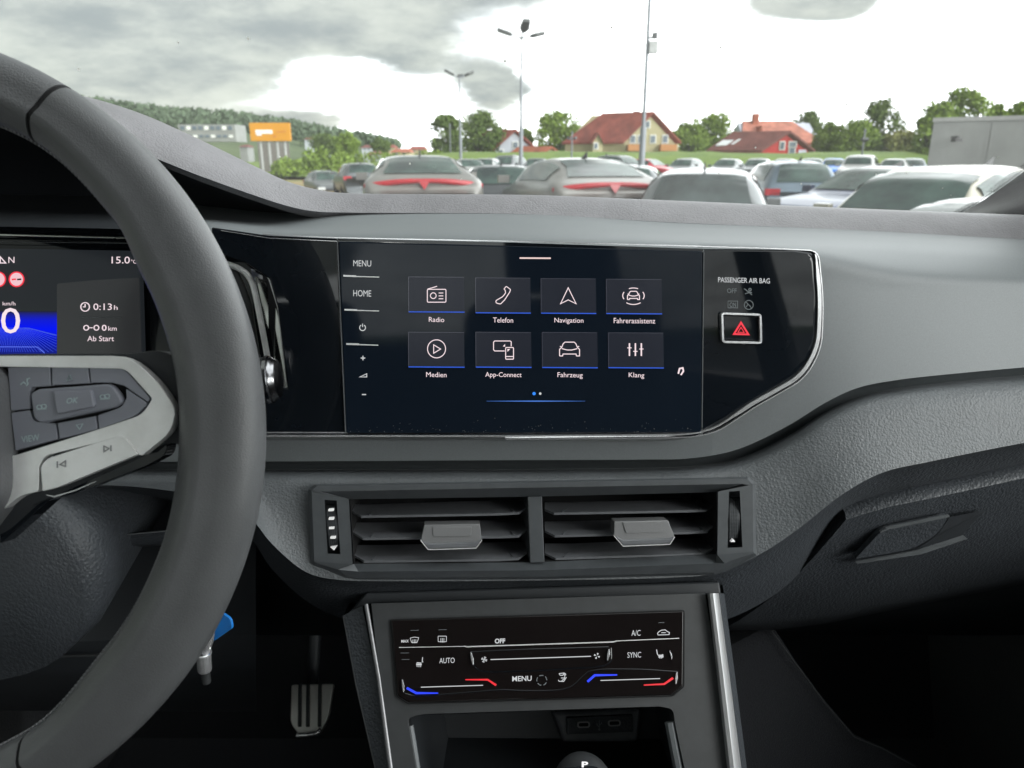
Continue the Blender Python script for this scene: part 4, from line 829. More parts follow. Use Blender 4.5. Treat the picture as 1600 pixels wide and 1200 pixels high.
m = MB(); m.lathe(kq, (.05, 0, 1), [(.0062, .0045), (.0066, .0052), (.0074, .0052), (.0078, .0045)], 20); m.build('collar', M['chrome'], ky, smooth=True)
m = MB(); m.tube([P(321, 1020, .40), P(323, 1008, .40), P(330, 990, .398), P(336, 972, .398)], [.0022, .0018, .0016, .0012], 10); m.tube([P(326, 1018, .402), P(332, 1000, .40), P(337, 968, .40)], .0008, 8); m.build('shank', M['chrome'], ky, smooth=True)
tp_ = Plane(P(345, 980, .405), -20, 10)
plate('blue_tag', [(322, 950), (342, 955, 3), (360, 967, 8), (362, 980, 4), (361, 983), (335, 1001), (322, 1001)], tp_, -.001, .001, M['bluetag'], ky, bevel=.0005, r=1)
PPl = Plane(P(485, 1110, .80), 5, 40)
pd = thing('brake_pedal', PPl(485, 1150), 'small ribbed metal pedal shining in the dark footwell', 'pedal')
plate('pad', [(455, 1070), (522, 1068), (514, 1120, 10), (500, 1148, 8), (468, 1150, 8), (453, 1130, 10)], PPl, -.01, 0, mat('pedal_steel', (.75, .74, .70), .3, metal=.4), pd, bevel=.003, r=4)
for x in (466, 478.5, 497):
    plate('rubber_strip', [(x, 1068), (x + 5, 1068), (x + 4, 1136), (x - 1, 1136)], PPl, -.002, .004, M['dark'], pd, bevel=.001)
m = MB(); m.tube([PPl(464, 1149, .004), PPl(480, 1148, .006), PPl(496, 1145, .006), PPl(501, 1139, .004)], .003, 10); m.build('lower_edge', M['chrome'], pd, smooth=True)
m = MB(); m.tube([PPl(488, 1075, -.012), PPl(492, 1000, -.03), P(500, 940, .95)], .008, 10); m.build('arm', M['dark'], pd, smooth=True)

# ================================================================== CABIN round the camera
cb = thing('car_cabin', (0.03, 0, .35), 'dark inside of the car body with floor, doors, roof and windscreen pillars', 'car body')
XC = .03
m = MB(); m.add([(XC - .7, -1.6, .38), (XC + .7, -1.6, .38), (XC + .7, 1.0, .38), (XC - .7, 1.0, .38)], [(0, 1, 2, 3)]); m.add([(XC - .7, 1.0, .38), (XC + .7, 1.0, .38), (XC + .7, 1.25, .95), (XC - .7, 1.25, .95)], [(0, 1, 2, 3)])
m.add([(XC - .7, 1.25, .95), (XC + .7, 1.25, .95), (XC + .7, 1.15, 1.16), (XC - .7, 1.15, 1.16)], [(0, 1, 2, 3)])
m.build('carpet_floor', M['carpet'], cb, solid=.01)
m = MB(); tn = [(.20, .50), (.185, .60), (.15, .66)]
ys = [-.9, 0, .3, .6, .9, 1.1]
m.grid([[Vector((XC - .2, y, .39)) for y in ys], [Vector((XC - .17, y, .58 + max(0, y) * .12)) for y in ys], [Vector((XC - .12, y, .64 + max(0, y) * .15)) for y in ys], [Vector((XC + .12, y, .64 + max(0, y) * .15)) for y in ys], [Vector((XC + .17, y, .58 + max(0, y) * .12)) for y in ys], [Vector((XC + .24, y, .39)) for y in ys]])
m.build('tunnel', M['carpet'], cb, smooth=True, ang=60)
# tunnel trim edge seen right of the console
for sx in (-1, 1):
    X = XC + sx * .70
    m = MB(); m.grid([[Vector((X, y, .38)) for y in (-1.6, -.5, .5, 1.25)], [Vector((X + sx * .0, y, .9)) for y in (-1.6, -.5, .5, 1.25)], [Vector((X + sx * .03, y, 1.05 + .04 * (y > .6))) for y in (-1.6, -.5, .5, 1.25)]]); m.build('door_panel', M['doorp'], cb, solid=.03, soff=sx)
    m = MB(); m.box((X - sx * .02, -.2, .95), (.06, .55, .04)); m.build('arm_rest', M['doorp'], cb, bevel=.01)
    m = MB(); m.add([(X + sx * .03, -.45, 1.05), (X + sx * .03, -.33, 1.05), (X - sx * .08, -.37, 1.50), (X - sx * .08, -.47, 1.50)], [(0, 1, 2, 3)]); m.add([(X + sx * .03, -1.3, 1.05), (X + sx * .03, -1.6, 1.05), (X - sx * .08, -1.5, 1.50), (X - sx * .08, -1.2, 1.50)], [(0, 1, 2, 3)]); m.build('door_pillar', M['grey'], cb, solid=.02)
    if sx < 0:
        m = MB(); m.tube([Vector((X + .02, .98, 1.13)), Vector((X + .04, .72, 1.27)), Vector((X + .10, .30, 1.47))], [.035, .035, .03], 10); m.build('windscreen_pillar', M['pad'], cb, smooth=True)
    m = MB(); m.add([(X + sx * .03, -1.3, 1.05), (X + sx * .03, .95, 1.09), (X - sx * .08, .32, 1.49), (X - sx * .08, -1.2, 1.49)], [(0, 1, 2, 3)]); m.build('side_window', glassmat('side_glass', (.92, .95, .94), .6), cb)
m = MB(); m.grid([[Vector((x, y, 1.49 - .03 * (abs(x - XC) / .62) ** 2)) for x in [XC + k * .155 for k in range(-4, 5)]] for y in (.28, .0, -.6, -1.2, -1.6)]); m.build('headliner', M['head'], cb, smooth=True, solid=.03, soff=1)
m = MB(); m.add([(XC - .7, -1.6, .38), (XC + .7, -1.6, .38), (XC + .7, -1.6, 1.12), (XC - .7, -1.6, 1.12)], [(0, 1, 2, 3)]); m.build('rear_wall', M['doorp'], cb, solid=.02)
m = MB(); m.add([(XC - .7, -1.6, 1.12), (XC + .7, -1.6, 1.12), (XC + .6, -1.5, 1.48), (XC - .6, -1.5, 1.48)], [(0, 1, 2, 3)]); m.build('rear_window', glassmat('rear_glass', (.85, .88, .87), .6), cb)
for k, (x, lb) in enumerate(((XC - .36, 'driver'), (XC + .36, 'passenger'))):
    se = thing('front_seat', (x, -.42, .38), f'dark cloth front seat on the {lb} side behind the camera', 'car seat')
    m = MB(); m.box((x, -.36, .60), (.50, .50, .18)); m.build('cushion', M['seat'], se, bevel=.05, seg=4)
    m = MB(); m.box((x, -.70, .94), (.48, .14, .62), Matrix.Rotation(R(16), 3, 'X')); m.build('backrest', M['seat'], se, bevel=.05, seg=4)
    m = MB(); m.box((x, -.82, 1.34), (.26, .09, .17), Matrix.Rotation(R(12), 3, 'X')); m.build('headrest', M['seat'], se, bevel=.04, seg=4)
# windscreen with dotted black border along the right pillar
ws = thing('windscreen', (XC, 1.0, 1.13), 'clear sloping windscreen with a dotted black border at the right pillar', 'windscreen')
W00, W10, W01, W11 = Vector((XC - .70, 1.10, 1.13)), Vector((XC + .70, 1.10, 1.13)), Vector((XC - .60, .28, 1.47)), Vector((XC + .60, .28, 1.47))
def wsp(u, v): p = W00.lerp(W10, u).lerp(W01.lerp(W11, u), v); p.y += .09 * (1 - (2 * u - 1) ** 2) * (1 - .5 * v); return p
m = MB(); m.grid([[wsp(i / 16, j / 4) for i in range(17)] for j in range(5)]); m.build('glass', glassmat('windscreen_glass', (.95, .975, .965), .09, veil=.05), ws, smooth=True)
m = MB()
for _ in range(70):
    p = wsp(rng.uniform(.1, .98), rng.uniform(.15, .75)) - Vector((0, .002, 0)); s_ = rng.uniform(.0006, .0016)
    m.add([p, p + Vector((s_, 0, 0)), p + Vector((s_, -.0005, s_)), p + Vector((0, -.0005, s_))], [(0, 1, 2, 3)])
m.build('dust', mat('glass_dust', (.75, .75, .7), .9), ws, kind='stuff')
# right A pillar: grey trim whose left edge runs from the dashboard corner up and to the right
ap = thing('right_pillar', P(1560, 330, .80), 'grey trim of the right windscreen pillar rising from the dashboard corner', 'pillar')
A0 = [(1500, 334, .86), (1530, 317, .83), (1560, 297, .80), (1600, 268, .77), (1700, 190, .70), (1900, 40, .58), (2350, -330, .42)]
A1 = [(1506, 337, .85), (1545, 318, .82), (1580, 300, .79), (1625, 274, .76), (1730, 200, .69), (1930, 50, .57), (2380, -320, .41)]
A2 = [(1530, 340, .82), (1600, 320, .78), (1660, 300, .75), (1740, 262, .71), (1830, 215, .66), (2030, 80, .55), (2460, -280, .40)]
A3 = [(1640, 360, .80), (1720, 345, .76), (1800, 330, .72), (1880, 300, .68), (1960, 260, .64), (2150, 120, .54), (2560, -200, .40)]
m = MB(); m.grid([cr([P(x, y, Y + .05) for x, y, Y in A0], 30)] + vloft([cr([P(*p) for p in q], 30) for q in (A0, A1, A2, A3)], 14) + [[v + Vector((.16, .05, -.03)) for v in cr([P(*p) for p in A3], 30)]]); m.build('pillar_trim', M['pillar'], ap, smooth=True, ang=60)
m = MB(); fp = [P(x, y, Y + .012) for x, y, Y in A0]; fo = [P(x - 9, y - 2, Y + .014) for x, y, Y in A0]; m.grid([[v + Vector((0, .004, 0)) for v in fp], [P(x - 4, y - 1, Y + .013) for x, y, Y in A0]]); m.build('frit_band', M['gap'], ws)
m = MB(); ap_l = cr([P(x, y, Y + .012) for x, y, Y in A0[:5]], 400)
for i in range(0, 396, 3):
    p = ap_l[i]; t_ = (ap_l[min(i + 1, 399)] - p).normalized(); o_ = Vector((-t_.z, 0, t_.x)).normalized()
    if o_.z < 0: o_ = -o_
    wd = (ap_l[i + 3] - p).length * .6
    m.add([p, p + t_ * wd, p + t_ * wd * .8 + o_ * .010, p + t_ * wd * .2 + o_ * .010], [(0, 1, 2, 3)])
m.build('frit_dot', M['gap'], ws, kind='stuff')
# carpet seam right of the console
m = MB(); m.tube([P(x, y, Y) for x, y, Y in [(1205, 985, .66), (1245, 1040, .66), (1290, 1100, .66), (1335, 1152, .66), (1380, 1170, .67), (1430, 1198, .68), (1500, 1260, .68)]], .0006, 6)
kk = [(1130, 960, .70), (1205, 975, .67), (1245, 1036, .67), (1290, 1096, .67), (1335, 1148, .67), (1380, 1168, .68), (1440, 1200, .69), (1500, 1260, .69)]
tt = [(1100, 960, .72), (1120, 1020, .66), (1130, 1080, .62), (1140, 1140, .60), (1150, 1200, .58), (1160, 1260, .57), (1170, 1320, .56), (1180, 1380, .55)]
m2 = MB(); m2.grid([[P(*p) for p in kk], [P(*p) for p in tt]]); sf = m2.build('tunnel_trim', M['carpet'], cb, smooth=True)
m.build('trim_seam', M['doorp'], cb, smooth=True)
# ================================================================== OUTSIDE
GZ = -.30
def X(px, Y): return P(px, 247, Y).x
def Hh(py, Y): return P(800, py, Y).z
asph = mat('asphalt', (.09, .09, .09), .85, bump=('noise', 60, .004), vs=.6, var=.2)
grassm = mat('grass', (.08, .14, .015), .9, col2=(.14, .20, .03), vs=.35, bump=('noise', 6, .05))
drym = mat('dry_ground', (.26, .17, .08), .95, col2=(.19, .19, .07), vs=.12)
hillm = mat('hill_green', (.05, .08, .03), .95, col2=(.09, .12, .05), vs=.02)
m = MB(); ys = [-60, 2, 3, 5, 7, 60, 400, 3000]; zs = [0, 0, -.03, -.24, -.30, -.30, -.3, -.3]
m.grid([[Vector((x, y, z)) for x in (-2500, -300, -40, 0, 40, 300, 2500)] for y, z in zip(ys, zs)]); tag(m.build('ground', grassm, None), kind='structure')
m = MB(); m.grid([[Vector((x, y, z + .004)) for x in (-34, 0, 90)] for y, z in zip([-40, 2, 3, 5, 7, 62], [0, 0, -.03, -.24, -.30, -.30])]); tag(m.build('parking_lot', asph, None), kind='structure')
m = MB(); m.grid([[Vector((x, y, GZ + .008)) for x in (-110, X(575, 34))] for y in (21, 130)]); tag(m.build('dry_field', drym, None), kind='structure')
pw = mat('marking_paint', (.7, .7, .68), .7)
m = MB()
for i in range(-10, 22): m.add([(i * 2.6, 7.6, GZ + .009), (i * 2.6 + .12, 7.6, GZ + .009), (i * 2.6 + .12, 12.6, GZ + .009), (i * 2.6, 12.6, GZ + .009)], [(0, 1, 2, 3)])
tag(m.build('bay_markings', pw, None), kind='structure')
# green bank behind the cars
m = MB(); rows = []
for j, (y, h) in enumerate(((58, GZ), (60, .2), (63, 1.3), (66, 1.75), (72, 1.8), (110, 1.2))):
    rows.append([Vector((x, y + math.sin(x * .2) * .6, h * (1 if x > X(690, y) else max(0, 1 - (X(690, y) - x) / 12)) + .25 * noise.noise(Vector((x * .4, y * .3, 0))) * (h > 0))) for x in [-60 + i * 1.6 for i in range(120)]])
m.grid(rows); tag(m.build('grass_bank', grassm, None, smooth=True), kind='structure')
# wooded hill on the left
HP = [(-700, 120), (-300, 130), (0, 150), (120, 160), (200, 170), (260, 178), (330, 184), (370, 186), (430, 194), (480, 204), (530, 214), (570, 221), (620, 232), (700, 241), (900, 246), (2600, 247)]
m = MB(); rows = []
hx = [-900 + i * 12 for i in range(200)]
def hp(px):
    for (a, b), (c, d) in zip(HP, HP[1:]):
        if a <= px <= c: return b + (d - b) * (px - a) / (c - a)
    return HP[0][1] if px < HP[0][0] else 247
for j in range(9):
    t_ = j / 8; Y = 330 + 330 * t_
    rows.append([Vector((X(px, Y), Y, -1 + (Hh(hp(px), 660) + 1) * (t_ ** .8) + (3 * noise.noise(Vector((px * .02, t_ * 5, 0))) if 0 < t_ else 0))) for px in hx])
m.grid(rows); tag(m.build('hill', hillm, None, smooth=True), kind='structure')

def leafm(name, a, b): return mat(name, a, .75, col2=b, vs=.5, spec=.3)
LF = [leafm('leaf_mid', (.10, .16, .02), (.18, .26, .035)), leafm('leaf_dark', (.06, .10, .02), (.105, .155, .03)), leafm('leaf_light', (.11, .175, .02), (.18, .25, .035)), leafm('leaf_olive', (.15, .18, .04), (.23, .23, .08))]
barkm = mat('bark', (.09, .075, .06), .9, bump=('noise', 12, .03))
def leaves(m, c, rad, n, size, r_):
    for _ in range(n):
        d = Vector((r_.gauss(0, 1), r_.gauss(0, 1), r_.gauss(0, 1))).normalized() * (r_.random() ** .40)
        p = Vector(c) + Vector((d.x * rad[0], d.y * rad[1], d.z * rad[2]))
        a = Vector((r_.gauss(0, 1), r_.gauss(0, 1), r_.gauss(0, .6))).normalized(); b = a.orthogonal().normalized(); b = Matrix.Rotation(r_.random() * 6.3, 3, a) @ b; e = a.cross(b)
        s_ = size * r_.uniform(.6, 1.3)
        m.add([p - b * s_, p + e * s_ * .6, p + b * s_, p - e * s_ * .6], [(0, 1, 2, 3)])
def tree(x0, x1, ytop, ybase, Y, lf, label, seed, cat='tree', group=None, dens=1.0, shape=None, name='broadleaf_tree', leaf=None):
    r_ = random.Random(seed); cx = X((x0 + x1) / 2, Y); wd = (X(x1, Y) - X(x0, Y)) / 2 * 1.14; zt = Hh(ytop, Y); zb = Hh(ybase, Y) if ybase else GZ; H_ = zt - max(zb, GZ)
    t = thing(name, (cx, Y, GZ), label, cat, group)
    m = MB(); hc = zt - GZ; m.tube([(cx, Y, GZ), (cx + wd * .05, Y, GZ + hc * .35), (cx - wd * .04, Y, GZ + hc * .8)], [wd * .09, wd * .065, wd * .02], 7)
    for k in range(5):
        a = r_.random() * 6.3; h0 = GZ + hc * r_.uniform(.25, .5); m.tube([(cx, Y, h0), (cx + math.cos(a) * wd * .55, Y + math.sin(a) * wd * .55, h0 + hc * .25)], [wd * .04, wd * .012], 5)
    m.build('trunk', barkm, t, smooth=True)
    m = MB(); cz = (zt + max(zb, GZ)) / 2; lob = []
    leaf = leaf or max(.2, wd * .06)
    for k in range(46):
        u = r_.uniform(-1, 1); v = r_.uniform(-1, 1)
        lim = math.sqrt(max(0, 1 - (abs(v)) ** 2.4)) if v > 0 else (1 - .25 * v * v)
        ax = u * lim * .80; p = (cx + ax * wd, Y + r_.uniform(-.5, .5) * wd * lim, cz + v * H_ * .42)
        rr = wd * r_.uniform(.26, .42); leaves(m, p, (rr, rr, min(rr * .85, H_ * .3)), int(110 * dens), leaf, r_)
    leaves(m, (cx, Y, zt - H_ * .16), (wd * .35, wd * .35, H_ * .15), int(150 * dens), leaf, r_)
    m.build('crown', LF[lf], t); return t
TR = [  # x0 x1 ytop ybase distance leaf label
 (676, 724, 178, 246, 96, 1, 'tall dark tree directly behind the shorter lamp post'),
 (718, 788, 180, 236, 99, 1, 'broad rounded dark tree left of the white gabled house'),
 (812, 832, 200, 240, 104, 0, 'small green tree peeping over the white gabled house'),
 (840, 904, 174, 244, 100, 0, 'bright green dome shaped tree between the white and the cream house'),
 (1052, 1096, 192, 246, 98, 0, 'lower bushy tree touching the right wall of the cream house'),
 (1074, 1142, 180, 246, 102, 0, 'pointed bushy tree between the cream and the red house'),
 (1234, 1286, 174, 240, 125, 1, 'round tree crown rising behind the brown roofed house'),
 (1268, 1316, 194, 246, 98, 2, 'light green tree right of the red house'),
 (1300, 1366, 192, 250, 92, 0, 'wide green bush like tree left of the tallest poplar shaped tree'),
 (1333, 1398, 154, 250, 95, 1, 'tall open tree with gaps standing behind the white off-road car'),
 (1380, 1436, 206, 250, 90, 3, 'brownish green low tree left of the grey hall'),
 (1428, 1474, 164, 262, 66, 0, 'narrow green tree at the corner of the grey hall'),
 (1442, 1532, 134, 262, 72, 0, 'biggest round tree rising above the corner of the grey hall'),
 (1530, 1562, 164, 220, 80, 0, 'small crown just above the roof edge of the grey hall'),
 (1560, 1625, 160, 225, 80, 0, 'wide crown above the grey hall at the right edge'),
 (528, 560, 208, 240, 150, 0, 'small round tree far off left of the horizon gap'),
 (582, 610, 218, 240, 170, 1, 'tiny dark tree on the far horizon above the village'),
 (488, 532, 212, 240, 160, 1, 'dark far tree left of the small round tree'),
]
for i, a in enumerate(TR): tree(*a[:6], a[6], 100 + i, dens=1.25 if a[6] in () else 1.0)
def bush(x0, x1, yt, Y, lf, label, seed):
    r_ = random.Random(seed); t = thing('bush', (X((x0 + x1) / 2, Y), Y, GZ), label, 'bush')
    m = MB(); w_ = X(x1, Y) - X(x0, Y); zt = Hh(yt, Y); k = max(3, int(w_ / 2))
    for i in range(k * 3):
        h = (zt - GZ) * r_.uniform(.55, 1); leaves(m, (X(x0, Y) + w_ * r_.uniform(.06, .94), Y + r_.uniform(-1, 1), GZ + h * .55), (w_ / k * .8, 1.2, h * .45), 230, .17, r_)
    m.build('foliage', LF[lf], t)
    m = MB(); m.tube([(X((x0 + x1) / 2, Y), Y, GZ), (X((x0 + x1) / 2, Y), Y, GZ + (zt - GZ) * .6)], [.12, .05], 6); m.build('stem', barkm, t)
bush(470, 545, 228, 62, 0, 'light green hedge like bush right of the orange billboard', 31)
bush(520, 600, 230, 75, 2, 'long low bright green bush behind the two leftmost small cars', 32)
bush(418, 470, 243, 60, 0, 'low green bush under the orange billboard', 33)
bush(655, 700, 228, 85, 2, 'light bush at the foot of the tall dark tree', 34)
bush(600, 670, 236, 95, 0, 'flat bush on the horizon left of the dark tree', 35)
bush(1405, 1450, 228, 70, 0, 'dark bush at the left foot of the grey hall', 36)
# wood on the hill: nobody could count it
m = MB(); r_ = random.Random(5)
for _ in range(900):
    px = r_.uniform(-200, 620); q = r_.random() ** .6; Y = 400 + 255 * q
    z0 = -1 + (Hh(hp(px), 660) + 1) * (((Y - 330) / 330) ** .8)
    if z0 < 6: continue
    leaves(m, (X(px, Y), Y, z0 + 3), (5, 5, 5), 20, 1.9, r_)
tag(m.build('hillside_wood', leafm('wood_leaf', (.055, .085, .05), (.10, .14, .08)), None), 'dense wood covering the distant green hill on the left', 'wood', kind='stuff')

# ------------------------------------------------ houses
def brickroof(name, a): return mat(name, a, .8, var=.18, vs=.9, bump=('noise', 5, .02))
rf_red = brickroof('roof_red', (.21, .055, .04)); rf_br = brickroof('roof_brown', (.14, .05, .042)); rf_or = brickroof('roof_orange', (.29, .085, .045))
wl_cream = mat('wall_cream', (.40, .355, .22), .85, vs=.5); wl_white = mat('wall_white', (.42, .44, .50), .85, vs=.5); wl_red = mat('wall_red', (.42, .03, .025), .8, vs=.5); wl_grey = mat('wall_grey', (.22, .225, .22), .8, vs=.3)
winm = mat('window_glass', (.10, .13, .16), .15, vs=2); framem = mat('window_frame', (.7, .7, .68), .6); woodm = mat('balcony_wood', (.42, .19, .07), .7)
def house(x0, xg0, xg1, ybase, yeave, yridge, Y, wall, roof, label, deep=.0, ridge_l=None, eave_l=None, name='house', hip=0, over=.4):
    """gable wall from xg0 to xg1 facing us; roof slope visible to its left down to x0"""
    t = thing(name, (X((x0 + xg1) / 2, Y), Y, GZ), label, 'house')
    gx0, gx1 = X(xg0, Y), X(xg1, Y); zb = GZ; ze = Hh(yeave, Y); zr = Hh(yridge, Y); xm = (gx0 + gx1) / 2
    # long side runs left and away from us
    Lx = X(x0, Y) - gx0; D_ = max(3, -Lx * .55); off = Vector((Lx, D_, 0))
    g = [Vector((gx0, Y, zb)), Vector((gx1, Y, zb)), Vector((gx1, Y, ze)), Vector((xm, Y, zr)), Vector((gx0, Y, ze))]
    m = MB(); m.prism(g, [v + off for v in g]); m.build('wall', wall, t)
    m = MB(); th = .25; ov = Vector((0, -over, 0)); 
    for sx, ex in ((-1, gx0), (1, gx1)):
        sl = Vector((ex - xm, 0, ze - zr)); e = Vector((xm, Y, zr)) + sl * 1.07; r0 = Vector((xm, Y, zr)); up = Vector((0, 0, th))
        hipv = off * (1 - hip)
        a = [r0 + ov, e + ov, e + off * 1.03, r0 + (hipv if hip else off * 1.03)]
        m.prism([v + up for v in a], [v + Vector((0, 0, .02)) for v in a])
    m.build('roof', roof, t); return t, (gx0, gx1, ze, zr, xm, off)
def win(t, x0, y0, x1, y1, Y, mt=None, fr=framem, nm='window'):
    a, b = X(x0, Y), X(x1, Y); z0, z1 = Hh(y1, Y), Hh(y0, Y)
    m = MB(); m.box(((a + b) / 2, Y - .04, (z0 + z1) / 2), (b - a + .2, .12, z1 - z0 + .2)); o = m.build(nm, fr, t)
    m = MB(); m.box(((a + b) / 2, Y - .09, (z0 + z1) / 2), (b - a, .1, z1 - z0)); m.build('pane', mt or winm, o); return o
# cream house
Yc = 92
t, g = house(886, 975, 1059, 246, 222, 178, Yc, wl_cream, rf_red, 'big cream gabled house with red roof, dormer and two wooden balconies', hip=.18)
win(t, 984, 212, 991, 223, Yc); win(t, 1015, 212, 1022, 223, Yc); win(t, 1034, 212, 1041, 223, Yc); win(t, 996, 212, 1001, 223, Yc); win(t, 1006, 190, 1012, 199, Yc)
for a, b in ((979, 1001), (1029, 1053)):
    m = MB(); xa, xb = X(a, Yc), X(b, Yc); z0, z1 = Hh(236, Yc), Hh(226, Yc)
    m.box(((xa + xb) / 2, Yc - 1.1, (z0 + z1) / 2), (xb - xa, .1, z1 - z0)); m.box(((xa + xb) / 2, Yc - .55, z0 + .08), (xb - xa, 1.1, .16))
    for k in (xa, xb): m.box((k, Yc - .55, (z0 + z1) / 2), (.1, 1.1, z1 - z0))
    m.build('balcony', woodm, t)
m = MB(); Yd = Yc + 1.5; xa, xb = X(923, Yd), X(938, Yd); z0, z1, z2 = Hh(240, Yd), Hh(223, Yd), Hh(211, Yd); gg = [Vector((xa, Yd - 2, z0)), Vector((xb, Yd - 2, z0)), Vector((xb, Yd - 2, z1)), Vector(((xa + xb) / 2, Yd - 2, z2)), Vector((xa, Yd - 2, z1))]
m.prism(gg, [v + Vector((0, 5, 0)) for v in gg]); dm = m.build('dormer', wl_cream, t)
m = MB()
for e in (gg[2], gg[4]):
    d = (e - gg[3]) * 1.25; a = [gg[3] + Vector((0, -.4, .05)), gg[3] + d + Vector((0, -.4, .05)), gg[3] + d + Vector((0, 5, .05)), gg[3] + Vector((0, 5, .05))]; m.prism([v + Vector((0, 0, .2)) for v in a], a)
m.build('dormer_roof', rf_red, dm); win(t, 928, 224, 933, 232, Yd - 2)
m = MB(); m.box((X(993, Yc + 4), Yc + 5, Hh(181, Yc + 4)), (.7, .7, 1.2)); m.build('chimney', rf_br, t)
# white gabled house
Yw = 98
t, g = house(727, 774, 838, 246, 234, 205, Yw, wl_white, rf_red, 'white gabled house with dark red roof and three slanted skylights')
win(t, 802, 222, 809, 231, Yw); win(t, 781, 234, 786, 238, Yw)
for k in range(3):
    gx0, gx1, ze, zr, xm, off = g; c = Vector((gx0, Yw, ze)) + off * (.25 + .25 * k) + Vector((xm - gx0, 0, zr - ze)) * .30
    sd_ = Vector((xm - gx0, 0, zr - ze)).normalized(); od = off.normalized(); nn = Vector((-sd_.z, 0, sd_.x)) * .34
    m = MB(); q = [c + nn + sd_ * a_ * .9 + od * b_ * .55 for a_, b_ in ((-1, -1), (-1, 1), (1, 1), (1, -1))]; m.prism(q, [v - nn * .5 for v in q]); m.build('skylight', mat('skylight_glass', (.55, .6, .68), .2), t)
t, g = house(800, 850, 874, 246, 240, 232, 90, wl_cream, rf_or, 'low outbuilding with an orange red roof right of the white house', over=.3)
t, g = house(800, 815, 845, 246, 243, 231, 94, wl_white, rf_red, 'low red roofed annex in front of the white gable', over=.3)
# red house and the brown roofed one behind it
Yr = 86
t, g = house(1118, 1190, 1268, 248, 236, 208, Yr, wl_red, rf_br, 'bright red gabled house with dark brown roof and white framed windows')
win(t, 1217, 222, 1223, 233, Yr); win(t, 1231, 222, 1241, 229, Yr, fr=framem); win(t, 1232, 231, 1240, 244, Yr, fr=framem, nm='door'); win(t, 1246, 234, 1258, 242, Yr, mt=mat('lilac_panel', (.5, .5, .62), .6), fr=wl_red)
gx0, gx1, ze, zr, xm, off = g
for k, (f_, s_) in enumerate(((.30, .52), (.58, .40), (.85, .35))):
    c = Vector((gx0, Yr, ze)) + off * f_ + Vector((xm - gx0, 0, zr - ze)) * s_; sd_ = Vector((xm - gx0, 0, zr - ze)).normalized(); od = off.normalized(); nn = Vector((-sd_.z, 0, sd_.x)) * .34
    m = MB(); q = [c + nn + sd_ * a_ * .5 + od * b_ * .6 for a_, b_ in ((-1, -1), (-1, 1), (1, 1), (1, -1))]; m.prism(q, [v - nn * .5 for v in q]); m.build('skylight', mat('skylight_glass2', (.7, .72, .75), .2), t)
Yb = 104
t = thing('house', (X(1215, Yb), Yb, GZ), 'large brown orange roofed house behind the bright red house', 'house')
xa, xb = X(1160, Yb), X(1278, Yb); ze, zr = Hh(222, Yb), Hh(190, Yb)
m = MB(); g_ = [Vector((xa, Yb, GZ)), Vector((xa, Yb + 9, GZ)), Vector((xa, Yb + 9, ze)), Vector((xa + .3, Yb + 4.5, zr)), Vector((xa, Yb, ze))]; m.prism(g_, [Vector((xb, v.y, v.z)) for v in g_]); m.build('wall', wl_white, t)
m = MB(); a = [Vector((xa + 1.0, Yb + 4.5, zr)), Vector((xb - 2.5, Yb + 4.5, zr)), Vector((xb + .5, Yb - .6, ze - .4)), Vector((xa - .5, Yb - .6, ze - .4))]; m.prism([v + Vector((0, -.05, .3)) for v in a], [v + Vector((0, 0, .05)) for v in a])
a = [Vector((xa + 1.0, Yb + 4.5, zr)), Vector((xb - 2.5, Yb + 4.5, zr)), Vector((xb + .5, Yb + 9.6, ze - .4)), Vector((xa - .5, Yb + 9.6, ze - .4))]; m.prism([v + Vector((0, .05, .3)) for v in a], [v + Vector((0, 0, .05)) for v in a]); m.build('roof', brickroof('roof_rust', (.33, .12, .08)), t)
m = MB(); m.box((X(1189, Yb), Yb + 4, zr + .5), (.8, .8, 1.4)); m.build('chimney', rf_or, t)
m = MB(); m.prism([Vector((X(x, Yb - .5), Yb + .7, Hh(y, Yb))) for x, y in ((1186, 213), (1190, 196), (1195, 213))], [Vector((X(x, Yb - .5), Yb + 3, Hh(y, Yb))) for x, y in ((1186, 213), (1190, 196), (1195, 213))]); m.build('dormer', rf_or, t)
# grey hall at the right
Yh = 34
t = thing('industrial_hall', (X(1530, Yh), Yh, GZ), 'plain light grey flat roofed metal hall at the right edge', 'hall')
xa, xb = X(1450, Yh), X(1760, Yh); zt = Hh(186, Yh)
m = MB(); hallm = mat('hall_cladding', (.36, .365, .355), .55, vs=.6, bump=('brushed', 6, .01, (1, 1, .02)))
c0_, c1_ = Vector((xa, Yh, 0)), Vector((xb, Yh - 6.5, 0))
dd = (c1_ - c0_); pn_ = 5; bk_ = Vector((18, 24, 0))
m.prism([Vector((v.x, v.y, zt)) for v in (c0_, c1_, c1_ + bk_, c0_ + bk_)], [Vector((v.x, v.y, GZ)) for v in (c0_, c1_, c1_ + bk_, c0_ + bk_)]); m.build('wall', hallm, t)
nd = Vector((dd.y, -dd.x, 0)).normalized()
for i in range(pn_):
    a = c0_ + dd * (i / pn_ + .002) + nd * .02; b = c0_ + dd * ((i + 1) / pn_ - .002) + nd * .02
    m = MB(); m.prism([Vector((a.x, a.y, zt - .12)), Vector((b.x, b.y, zt - .12)), Vector((b.x, b.y, GZ)), Vector((a.x, a.y, GZ))], [Vector((a.x, a.y, zt - .12)) - nd * .04, Vector((b.x, b.y, zt - .12)) - nd * .04, Vector((b.x, b.y, GZ)) - nd * .04, Vector((a.x, a.y, GZ)) - nd * .04]); m.build('panel', hallm, t)
